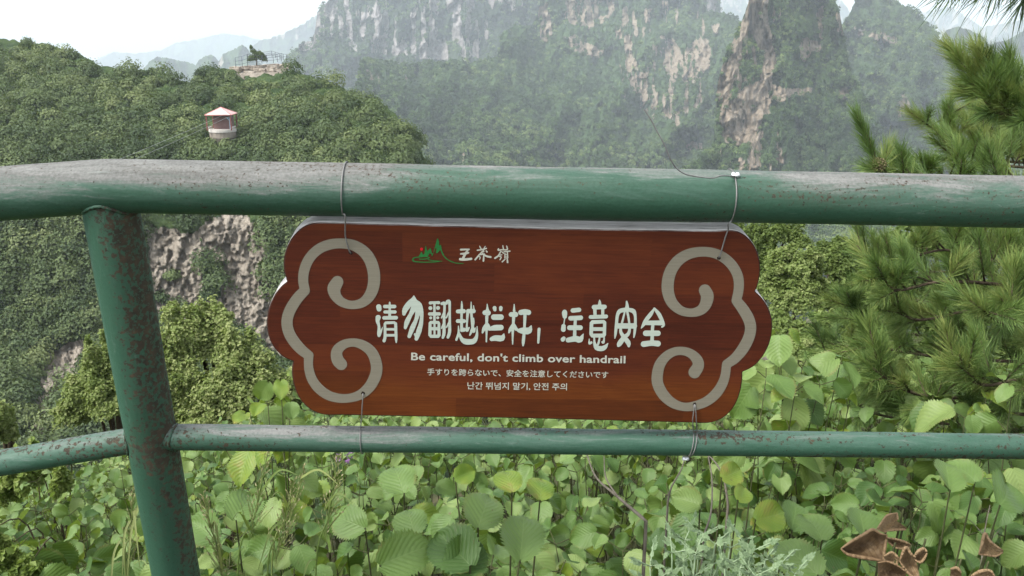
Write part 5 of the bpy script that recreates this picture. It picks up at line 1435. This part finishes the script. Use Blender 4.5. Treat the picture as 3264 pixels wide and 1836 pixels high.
def grid_mesh(D, gx_, gy_, conv, off):
    ins = D < 0
    V, polys = [], {3: [], 4: [], 5: [], 6: []}
    ny, nx = D.shape
    full = ins[:-1, :-1] & ins[:-1, 1:] & ins[1:, :-1] & ins[1:, 1:]
    anyc = ins[:-1, :-1] | ins[:-1, 1:] | ins[1:, :-1] | ins[1:, 1:]
    for r in range(ny - 1):
        c = 0
        while c < nx - 1:
            if full[r, c]:
                e = c
                while e < nx - 1 and full[r, e]: e += 1
                b = len(V); V += [(gx_[c], gy_[r]), (gx_[e], gy_[r]), (gx_[e], gy_[r + 1]), (gx_[c], gy_[r + 1])]
                polys[4].append([b, b + 1, b + 2, b + 3]); c = e; continue
            if anyc[r, c]:
                cs = [(c, r), (c + 1, r), (c + 1, r + 1), (c, r + 1)]; pts = []
                for k in range(4):
                    (xa, ya), (xb, yb) = cs[k], cs[(k + 1) % 4]; da, db = D[ya, xa], D[yb, xb]
                    if da < 0: pts.append((gx_[xa], gy_[ya]))
                    if (da < 0) != (db < 0):
                        f = da / (da - db); pts.append((gx_[xa] + (gx_[xb] - gx_[xa]) * f, gy_[ya] + (gy_[yb] - gy_[ya]) * f))
                if 3 <= len(pts) <= 6:
                    b = len(V); V += pts; polys[len(pts)].append(list(range(b, b + len(pts))))
            c += 1
    V = np.array(V); px, py = conv(V[:, 0], V[:, 1])
    return pl(px, py, off), [np.array(p)[:, ::-1] for p in polys.values() if p]

def sign_paint(name, col):
    """paint brushed over wood grain: fine level streaks, a little wear"""
    t = NT(name); ob = t.obj()
    st = t.noise(t.map(ob, (4, 4, 230)), 4, 5, 0.7); n2 = t.noise(ob, 12, 4)
    c = t.mix(t.mr(st, 0.35, 0.7), [k * 0.86 for k in col], [k * 1.08 for k in col])
    c = t.mix(t.math('MULTIPLY', t.mr(st, 0.68, 0.74), t.mr(n2, 0.5, 0.65)), c, (0.10, 0.04, 0.02))
    return t.done(t.bsdf(c, 0.55, 0.25, st, 0.15, 0.0006))
mat_scroll = sign_paint("scroll_paint", (0.215, 0.195, 0.15))
mat_white = sign_paint("lettering_paint", (0.46, 0.52, 0.45))
mat_cream = flat("small_lettering_paint", (0.47, 0.47, 0.40), 0.5, 0.3, 30, 0.05)
mat_logo_green = flat("logo_green", (0.020, 0.145, 0.035), 0.5)
mat_logo_red = flat("logo_red", (0.50, 0.010, 0.02), 0.5)
T0_ = SOFF + 0.0005
scroll_l = [[(474, 480, 38), (462, 500, 41), (452, 522, 42), (456, 552, 38), (472, 582, 33), (508, 613, 29), (565, 628, 27), (628, 616, 30), (674, 578, 35), (702, 520, 38), (710, 450, 39), (700, 385, 39), (675, 325, 38), (632, 276, 36), (570, 243, 34), (500, 233, 32), (430, 239, 33), (365, 263, 33), (313, 305, 33), (278, 358, 33), (258, 420, 33), (255, 480, 32), (266, 532, 31)],
            [(264, 536, 33), (222, 580, 35), (180, 642, 36), (156, 700, 36), (151, 752, 36), (165, 810, 36), (200, 868, 36), (246, 918, 34), (291, 952, 30)],
            [(290, 956, 30), (288, 1000, 29), (292, 1045, 30), (311, 1105, 31), (350, 1160, 32), (410, 1205, 31), (480, 1226, 29), (550, 1226, 28), (618, 1205, 31), (674, 1160, 35), (711, 1100, 37), (726, 1040, 37), (717, 980, 36), (690, 926, 34), (640, 887, 31), (580, 869, 27), (520, 879, 29), (480, 910, 34), (468, 945, 37), (478, 985, 39), (498, 1008, 38)]]
scroll_r = [[(1222, 535, 39), (1237, 572, 41), (1224, 628, 37), (1188, 665, 31), (1130, 678, 27), (1066, 663, 29), (1012, 615, 35), (986, 550, 38), (984, 480, 39), (1003, 410, 38), (1046, 347, 36), (1105, 307, 34), (1170, 289, 32), (1240, 288, 31), (1310, 306, 32), (1370, 346, 33), (1414, 400, 33), (1437, 460, 33), (1438, 530, 32), (1424, 594, 31)],
            [(1424, 600, 32), (1466, 655, 36), (1503, 720, 37), (1515, 778, 36), (1502, 840, 36), (1465, 910, 36), (1415, 970, 33), (1361, 1008, 29)],
            [(1360, 1012, 29), (1352, 1080, 30), (1331, 1140, 32), (1290, 1200, 33), (1230, 1248, 31), (1150, 1277, 29), (1080, 1281, 27), (1012, 1256, 31), (956, 1205, 35), (921, 1140, 36), (916, 1080, 36), (933, 1010, 34), (976, 955, 30), (1032, 926, 27), (1090, 925, 27), (1140, 946, 30), (1174, 985, 35), (1178, 1022, 37), (1155, 1060, 39)]]
def smooth_strokes(ss): return [[tuple(p) for p in spline(s_, 4)] for s_ in ss]
for st_, cv in ((scroll_l, c1), (scroll_r, c2)):
    V, F = field_mesh(smooth_strokes(st_), 5, cv, T0_); build("cloud_scroll", V, F, mat_scroll, sign, smooth=False)

chars3 = [
 # qing
 [[(203, 335, 36), (208, 365, 34)], [(195, 482, 36), (187, 532, 26), (206, 600, 18), (205, 690, 24), (206, 730, 20)], [(212, 725, 18), (238, 665, 12), (255, 612, 5)],
  [(352, 268, 6), (353, 300, 14), (352, 480, 20)], [(285, 330, 24), (420, 330, 24)], [(288, 405, 22), (425, 405, 23)], [(275, 486, 24), (440, 484, 26)],
  [(287, 570, 18), (289, 740, 20), (276, 800, 22)], [(300, 555, 20), (415, 550, 18)], [(434, 565, 20), (440, 750, 19), (443, 822, 10)], [(300, 642, 17), (430, 642, 17)], [(300, 724, 18), (430, 724, 18)]],
 # wu
 [[(684, 186, 8), (668, 235, 26), (622, 292, 40), (565, 370, 38), (548, 432, 24)], [(688, 205, 14), (705, 262, 30), (752, 315, 42), (784, 400, 30), (790, 480, 24), (777, 580, 30), (748, 680, 36), (718, 772, 26)], [(716, 740, 20), (694, 708, 12)],
  [(690, 340, 44), (640, 440, 28), (590, 540, 34), (566, 622, 20)], [(740, 400, 36), (715, 510, 26), (665, 620, 34), (620, 740, 24)], [(660, 290, 40), (740, 340, 40)]],
 # fan
 [[(908, 282, 22), (960, 276, 17), (1022, 278, 22)], [(965, 285, 16), (965, 520, 17)], [(910, 352, 27)], [(1014, 350, 27)], [(900, 432, 23), (1030, 432, 23)], [(914, 486, 20)], [(1010, 484, 20)],
  [(905, 560, 20), (903, 720, 22)], [(1026, 560, 18), (1028, 722, 22)], [(915, 548, 20), (1015, 548, 20)], [(918, 738, 22), (1015, 738, 22)], [(966, 550, 14), (966, 740, 14)], [(912, 634, 22), (1022, 634, 22)],
  [(1068, 292, 20), (1098, 284, 20), (1104, 330, 17), (1098, 480, 18), (1096, 690, 22), (1080, 755, 18)], [(1062, 486, 10), (1092, 420, 12)], [(1062, 628, 10), (1090, 560, 12)],
  [(1132, 290, 16), (1140, 262, 20), (1170, 268, 20), (1174, 400, 16), (1174, 560, 18), (1172, 680, 22), (1150, 750, 20)], [(1128, 484, 10), (1162, 410, 12)], [(1130, 616, 10), (1164, 550, 12)]],
 # yue
 [[(1338, 260, 6), (1340, 330, 16), (1336, 480, 17), (1338, 660, 20)], [(1285, 398, 27), (1365, 394, 29)], [(1284, 530, 26), (1370, 530, 26)], [(1345, 650, 28), (1368, 648, 28)],
  [(1422, 390, 22), (1410, 560, 13), (1410, 660, 18), (1440, 620, 10)], [(1428, 394, 30), (1502, 394, 28)], [(1467, 268, 6), (1470, 400, 16), (1482, 560, 18), (1500, 670, 22), (1526, 622, 6)], [(1500, 318, 6), (1508, 384, 12)], [(1502, 488, 6), (1500, 560, 14), (1470, 670, 17), (1450, 722, 10)],
  [(1292, 596, 6), (1296, 690, 16), (1265, 786, 16)], [(1302, 690, 12), (1335, 770, 24), (1382, 808, 38), (1450, 814, 38), (1508, 800, 34), (1544, 730, 20), (1549, 600, 5)]],
 # lan
 [[(1687, 297, 6), (1690, 360, 16), (1688, 400, 30)], [(1655, 415, 33), (1700, 418, 36)], [(1682, 470, 22), (1680, 560, 18)], [(1682, 570, 22), (1645, 632, 26), (1622, 688, 12)], [(1690, 585, 28), (1722, 640, 22)], [(1678, 600, 28), (1678, 690, 14), (1676, 812, 10)],
  [(1788, 350, 27), (1792, 376, 22)], [(1873, 350, 26), (1872, 374, 22)], [(1778, 476, 38), (1876, 476, 38)], [(1715, 640, 20), (1790, 622, 38), (1874, 618, 38)], [(1748, 776, 28), (1800, 762, 38), (1888, 765, 38), (1916, 706, 8)]],
 # gan
 [[(2056, 300, 6), (2056, 390, 18)], [(2014, 440, 32), (2075, 440, 36)], [(2048, 490, 22), (2044, 570, 17)], [(2044, 580, 24), (2002, 645, 22), (1984, 688, 10)], [(2050, 592, 28), (2086, 642, 22)], [(2040, 610, 26), (2036, 690, 16), (2035, 846, 8)],
  [(2148, 412, 36), (2205, 400, 34), (2252, 412, 36)], [(2204, 440, 22), (2196, 640, 18), (2182, 800, 22), (2178, 864, 12)], [(2122, 660, 26), (2180, 662, 44), (2258, 660, 42), (2290, 592, 6)]],
 # comma
 [[(2397, 640, 21), (2386, 824, 15)]]]
chars4 = [
 # zhu
 [[(514, 462, 14), (513, 500, 44), (516, 560, 36)], [(514, 600, 10), (503, 680, 9)], [(497, 720, 36), (493, 776, 38)], [(500, 918, 30), (484, 938, 36)], [(648, 462, 36), (750, 452, 36)], [(668, 490, 8)], [(612, 590, 38), (778, 582, 38)], [(595, 745, 40), (772, 745, 40)], [(572, 948, 40), (690, 925, 48), (768, 940, 46), (822, 846, 6)], [(690, 600, 24), (678, 870, 28)]],
 # yi
 [[(1088, 292, 8), (1090, 330, 22), (1090, 380, 30)], [(1000, 408, 40), (1170, 402, 36)], [(1010, 440, 28), (1014, 545, 26)], [(1140, 440, 26), (1140, 545, 24)], [(942, 570, 32), (1195, 560, 32)],
  [(955, 670, 30), (950, 850, 30)], [(1172, 660, 26), (1166, 860, 28)], [(975, 652, 32), (1150, 645, 30)], [(960, 767, 30), (1160, 767, 30)], [(970, 874, 32), (1150, 874, 32)], [(918, 930, 8), (918, 1005, 16), (952, 988, 20)],
  [(1000, 910, 14), (1006, 1000, 22), (1040, 1072, 40), (1120, 1088, 42), (1178, 1062, 34), (1226, 1000, 6)], [(1088, 910, 14), (1070, 1000, 18), (1048, 1040, 14)], [(1164, 912, 12), (1152, 985, 20), (1130, 980, 14)]],
 # an
 [[(1533, 315, 14), (1540, 380, 26), (1538, 450, 36)], [(1510, 450, 36), (1420, 472, 34), (1380, 545, 26), (1366, 680, 26), (1350, 840, 22), (1338, 920, 8)], [(1570, 450, 30), (1645, 475, 36), (1674, 560, 22), (1674, 700, 24), (1662, 830, 20), (1650, 905, 10)], [(1388, 716, 44), (1660, 716, 44)],
  [(1500, 490, 14), (1468, 620, 17), (1440, 730, 20), (1438, 820, 26), (1485, 895, 34), (1556, 985, 40), (1568, 1045, 22)], [(1545, 490, 20), (1572, 640, 18), (1580, 770, 22), (1556, 850, 28), (1490, 905, 36), (1420, 1000, 42), (1396, 1040, 22)]],
 # quan
 [[(1988, 424, 8), (1930, 520, 32), (1850, 622, 32), (1806, 700, 26), (1772, 752, 8)], [(1988, 430, 18), (2060, 520, 32), (2112, 625, 30), (2142, 700, 20), (2112, 732, 14)], [(1850, 665, 36), (2105, 665, 40)], [(1966, 670, 26), (1956, 780, 26), (1950, 960, 30)], [(1846, 836, 46), (2048, 836, 44)], [(1812, 1014, 48), (1940, 998, 44), (2046, 1006, 48)]]]
a = Acc()
for cv, L_ in ((c3, chars3), (c4, chars4)):
    for st_ in L_:
        V, F = field_mesh([[tuple(p) for p in (spline(s_, 3) if len(s_) > 2 else s_)] for s_ in st_], 4.5, cv, T0_)
        a.add(V, F)
a.build("main_lettering", [mat_white], sign, smooth=False)

def letters(name, body, conv, quad, mat, bold=0.0, spacing=1.0, wordsp=1.0):
    """quad: top-left, top-right, bottom-right, bottom-left of the line's ink, in a crop's pixels"""
    cu = bpy.data.curves.new(name, 'FONT'); cu.body = body; cu.offset = bold; cu.space_character = spacing; cu.space_word = wordsp; cu.resolution_u = 4
    ob = bpy.data.objects.new(name, cu); COL.objects.link(ob); bpy.context.view_layer.update()
    me = bpy.data.meshes.new_from_object(ob.evaluated_get(bpy.context.evaluated_depsgraph_get()))
    co = np.zeros(len(me.vertices) * 3); me.vertices.foreach_get("co", co); co = co.reshape(-1, 3)
    fs = {}
    for p in me.polygons: fs.setdefault(len(p.vertices), []).append(list(p.vertices))
    bpy.data.objects.remove(ob); bpy.data.curves.remove(cu); bpy.data.meshes.remove(me)
    u = (co[:, 0] - co[:, 0].min()) / np.ptp(co[:, 0]); v = (co[:, 1].max() - co[:, 1]) / np.ptp(co[:, 1])
    q = np.array(quad, float)
    P = q[0] * ((1 - u) * (1 - v))[:, None] + q[1] * (u * (1 - v))[:, None] + q[2] * (u * v)[:, None] + q[3] * ((1 - u) * v)[:, None]
    px, py = conv(P[:, 0], P[:, 1])
    return build(name, pl(px, py, T0_), [np.array(f) for f in fs.values()], mat, sign, smooth=False)
letters("english_lettering", "Be careful, don't climb over handrail", c5, [(104, 77), (2420, 112), (2418, 212), (102, 178)], mat_cream, 0.022, 1.04, 1.0)
letters("japanese_lettering", "手すりを跨らないで、安全を注意してくださいです", c5, [(278, 250), (2236, 284), (2232, 360), (276, 326)], mat_cream, 0.012)
letters("korean_lettering", "난간 뛰넘지 말기, 안전 주의", c5, [(712, 398), (1788, 412), (1786, 494), (710, 482)], mat_cream, 0.012)

# emblem: green peaks over water, a red sun
peaks = np.array([(345, 640), (405, 530), (418, 545), (440, 592), (470, 572), (488, 410), (503, 412), (522, 522), (586, 455), (604, 470), (622, 565), (650, 560), (730, 258), (750, 258), (768, 320), (772, 405), (808, 385), (832, 520), (882, 618), (962, 695), (1100, 752), (1292, 768), (1250, 782), (1120, 776), (1000, 738), (900, 672), (842, 602), (792, 492), (750, 545), (718, 566), (704, 548), (716, 450), (690, 468), (642, 596), (625, 632), (606, 572), (575, 560), (540, 622), (470, 630)], float)
px, py = c6(peaks[:, 0], peaks[:, 1])
em = Acc(); em.add(pl(px, py, T0_), [np.arange(len(peaks))[None, ::-1]])
V, F = field_mesh([[tuple(p) for p in spline(s_, 4)] for s_ in ([(560, 652, 8), (548, 640, 9), (500, 632, 9), (350, 641, 10), (262, 655, 11), (230, 688, 14), (246, 722, 14), (330, 738, 11), (520, 746, 10), (700, 738, 9), (840, 724, 3)], [(368, 682, 11), (470, 682, 11), (550, 664, 10), (572, 648, 8)], [(545, 692, 9), (650, 714, 8), (840, 722, 3)])], 4, c6, T0_ + 0.0002)
em.add(V, F); em.build("mountain_emblem", [mat_logo_green], sign, smooth=False)
V, F = field_mesh([[(411, 478, 30)]], 4, c6, T0_ + 0.0002); build("emblem_sun", V, F, mat_logo_red, sign, smooth=False)
name_st = [[[(1218, 488, 20), (1385, 482, 16)], [(1362, 492, 16), (1300, 590, 26), (1250, 690, 22)], [(1212, 575, 14), (1290, 570, 24), (1372, 552, 18)], [(1206, 684, 28), (1300, 690, 26), (1430, 676, 24)]],
           [[(1602, 415, 9), (1632, 472, 14)], [(1716, 420, 9), (1688, 476, 12)], [(1556, 500, 14), (1640, 488, 13), (1742, 462, 13)], [(1690, 492, 12), (1590, 600, 14), (1512, 692, 18)], [(1640, 540, 12), (1690, 528, 12)], [(1736, 512, 12), (1752, 532, 18)], [(1660, 565, 12), (1740, 620, 18), (1828, 640, 20)], [(1590, 592, 13), (1700, 578, 13)], [(1560, 622, 10), (1612, 640, 10), (1602, 684, 11)], [(1690, 600, 14), (1680, 718, 18)]],
           [[(2078, 404, 9), (2092, 484, 13)], [(1990, 470, 12), (1984, 498, 14), (2060, 490, 13), (2168, 488, 13), (2158, 416, 13)], [(2036, 522, 12), (1990, 610, 16), (1918, 662, 18)], [(2058, 530, 10), (2092, 562, 12)], [(2024, 600, 11), (2062, 594, 9)], [(2008, 628, 10), (2046, 640, 11), (2022, 692, 13)], [(2100, 532, 11), (2224, 518, 13)],
            [(2122, 562, 10), (2118, 660, 10)], [(2172, 545, 13), (2180, 655, 12)], [(2120, 590, 7), (2170, 588, 7)], [(2120, 624, 7), (2172, 622, 7)], [(2118, 656, 8), (2176, 654, 8)], [(2130, 680, 10), (2066, 738, 13)], [(2168, 664, 13), (2176, 748, 18)]]]
a = Acc()
for st_ in name_st:
    V, F = field_mesh([[tuple(p) for p in (spline(s_, 3) if len(s_) > 2 else s_)] for s_ in st_], 4, c6, T0_); a.add(V, F)
a.build("name_lettering", [mat_cream], sign, smooth=False)
# drilled holes with torn wood round the wire
hole_px = [(1118, 806), (2291, 822), (1157, 1253), (2214, 1288)]
mat_hole = flat("drill_hole", (0.02, 0.012, 0.01), 0.9)
for hx, hy in hole_px:
    c = pl(hx, hy, T0_ + 0.0003); th = np.linspace(0, 2 * math.pi, 17)[:-1]
    rr_ = 0.0027 * (0.8 + 0.4 * np.random.random(16))
    V = c + (np.cos(th) * rr_)[:, None] * SX + (np.sin(th) * rr_)[:, None] * SU
    build("wire_hole", V, [np.arange(16)[None]], mat_hole, sign, smooth=False)

# ================================================================== wires that tie the sign to the rails
mat_wire = flat("wire_steel", (0.17, 0.17, 0.165), 0.5, 0.45, 90, 0.3, 0.2, 0.25)
mat_clip = flat("clip_metal", (0.72, 0.74, 0.76), 0.3, 0.5, None, 0, 0, 0.35)
def rail_center(px, top):
    if top: return np.array(FA + FX * np.dot(pl(px, 475 * D2 if px < 1632 else 496 * D2) - FA, FX))
    q = pl(px, 1110 * D2); d_ = nrm(lr1 - lr0); return lr0 + d_ * np.dot(q - lr0, d_)
def round_rail(px0, px1, top, a0, a1, gap=0.0014, n=22):
    """points on the rail's surface from angle a0 to a1 (0 = towards the viewer, 90 = top)"""
    rr_ = (RT if top else RL) + gap; out = []
    for k in range(n):
        f = k / (n - 1); an = R(a0 + (a1 - a0) * f); c = rail_center(px0 + (px1 - px0) * f, top)
        out.append(c + rr_ * (math.cos(an) * FN + math.sin(an) * FU))
    return out
def wire(label, paths, clip=None, r_=0.00095):
    a = Acc()
    for P in paths:
        V, F, uv = tube(np.array(P), r_, 8); a.add(V, F, uv)
    loc = np.asarray(paths[0][0])
    if clip is None:
        o_ = a.build("tie_wire", [mat_wire], loc=loc); tag(o_, label, "wire", "wires tying the sign to the rails"); return o_
    o_ = thing("tie_wire", label, "wire", loc=loc, group="wires tying the sign to the rails")
    a.build("strand", [mat_wire], o_)
    c, w_, h_, d_ = clip
    # a crimped clip: two short joined tubes with an open mouth
    k = Acc()
    for sgn in (-1, 1):
        V, F, uv = tube([c + SX * sgn * w_ * 0.27 - SU * h_ * 0.5, c + SX * sgn * w_ * 0.27, c + SX * sgn * w_ * 0.27 + SU * h_ * 0.5], [w_ * 0.23, w_ * 0.27, w_ * 0.23], 12); k.add(V, F, uv)
    V, F, uv = tube([c - SX * w_ * 0.5 + FN * d_ * .2, c + FN * d_ * 0.35, c + SX * w_ * 0.5 + FN * d_ * .2], h_ * 0.30, 10); k.add(V, F, uv)
    k.build("clip", [mat_clip], o_); return o_
def to(P, pts): return [P[-1]] + [pl(*p) for p in pts]
loop = round_rail(1112, 1098, True, 235, -42)
wire("bare wire hung from the top rail to the sign's upper left hole", [np.vstack([spline(loop, 3), spline([loop[-1], pl(1100, 690, 0.030), pl(1101, 752, 0.021), pl(1111, 793, 0.0195), pl(1118, 806, 0.0165)], 8)[1:]])])
loop = round_rail(2322, 2322, True, 235, -42)
tail = [rail_center(2322, True) + (RT + .003) * (math.cos(R(62)) * FN + math.sin(R(62)) * FU)]
tail += [pl(2300, 560, 0.036), pl(2268, 567, 0.041), pl(2205, 560, 0.042), pl(2177, 551, 0.043), pl(2154, 533, 0.044), pl(2135, 503, 0.045), pl(2116, 458, 0.045), pl(2093, 416, 0.044), pl(2073, 378, 0.042), pl(2053, 349, 0.04)]
cl = rail_center(2323, True) + (RT + 0.003) * (math.cos(R(66)) * FN + math.sin(R(66)) * FU)
wire("wire with a long loose curled end and white clip on the top rail", [np.vstack([spline(loop, 3), spline([loop[-1], pl(2321, 715, 0.028), pl(2321, 732, 0.0215), pl(2314, 750, 0.0205), pl(2297, 808, 0.0195), pl(2291, 822, 0.0165)], 8)[1:]]), spline(tail, 8)], (cl, 0.010, 0.006, 0.008))
lp = round_rail(1152, 1160, False, 75, -150)
wire("single thin wire from the sign's lower left hole down round the lower rail", [np.vstack([spline([pl(1157, 1253, 0.0165), pl(1156, 1268, 0.0205), pl(1153, 1322, 0.0205), lp[0]], 8)[:-1], spline(lp, 3)])], None, 0.0008)
lpa = round_rail(2205, 2188, False, 78, -62); lpb = round_rail(2216, 2194, False, 78, -62)
cb = rail_center(2186, False) + (RL + 0.004) * (math.cos(R(-66)) * FN + math.sin(R(-66)) * FU)
wire("double wire ending in a small metal clip under the lower rail at right", [np.vstack([spline([pl(2213, 1288, 0.0165), pl(2212, 1302, 0.0205), pl(2208, 1345, 0.0205), lpa[0]], 8)[:-1], spline(lpa, 3)]), np.vstack([spline([pl(2215, 1288, 0.0165), pl(2217, 1302, 0.0205), pl(2220, 1345, 0.0205), lpb[0]], 8)[:-1], spline(lpb, 3)])], (cb, 0.010, 0.006, 0.008), 0.0008)

# ================================================================== the air of the valley
HZ = dict(x=13500.0, y0=-60.0, y1=13500.0, z0=-345.0, z1=460.0)
V = np.array([[x, y, z] for x in (-13500.0, 13500.0) for y in (-13500.0, 13500.0) for z in (-343.0, 460.0)])
F = np.array([[0, 1, 3, 2], [4, 6, 7, 5], [0, 4, 5, 1], [2, 3, 7, 6], [0, 2, 6, 4], [1, 5, 7, 3]])
hm = bpy.data.materials.new("valley_haze"); hm.use_nodes = True; hm.node_tree.nodes.clear()
ho = hm.node_tree.nodes.new("ShaderNodeOutputMaterial"); hv = hm.node_tree.nodes.new("ShaderNodeVolumePrincipled")
hv.inputs["Color"].default_value = (0.78, 0.87, 0.94, 1); hv.inputs["Density"].default_value = 0.00018; hv.inputs["Anisotropy"].default_value = 0.0
hm.node_tree.links.new(hv.outputs[0], ho.inputs["Volume"])
hz = build("haze", V, [F], hm, loc=(0, 0, 0), smooth=False); tag(hz, "pale haze lying in the valley", "haze", kind="stuff")
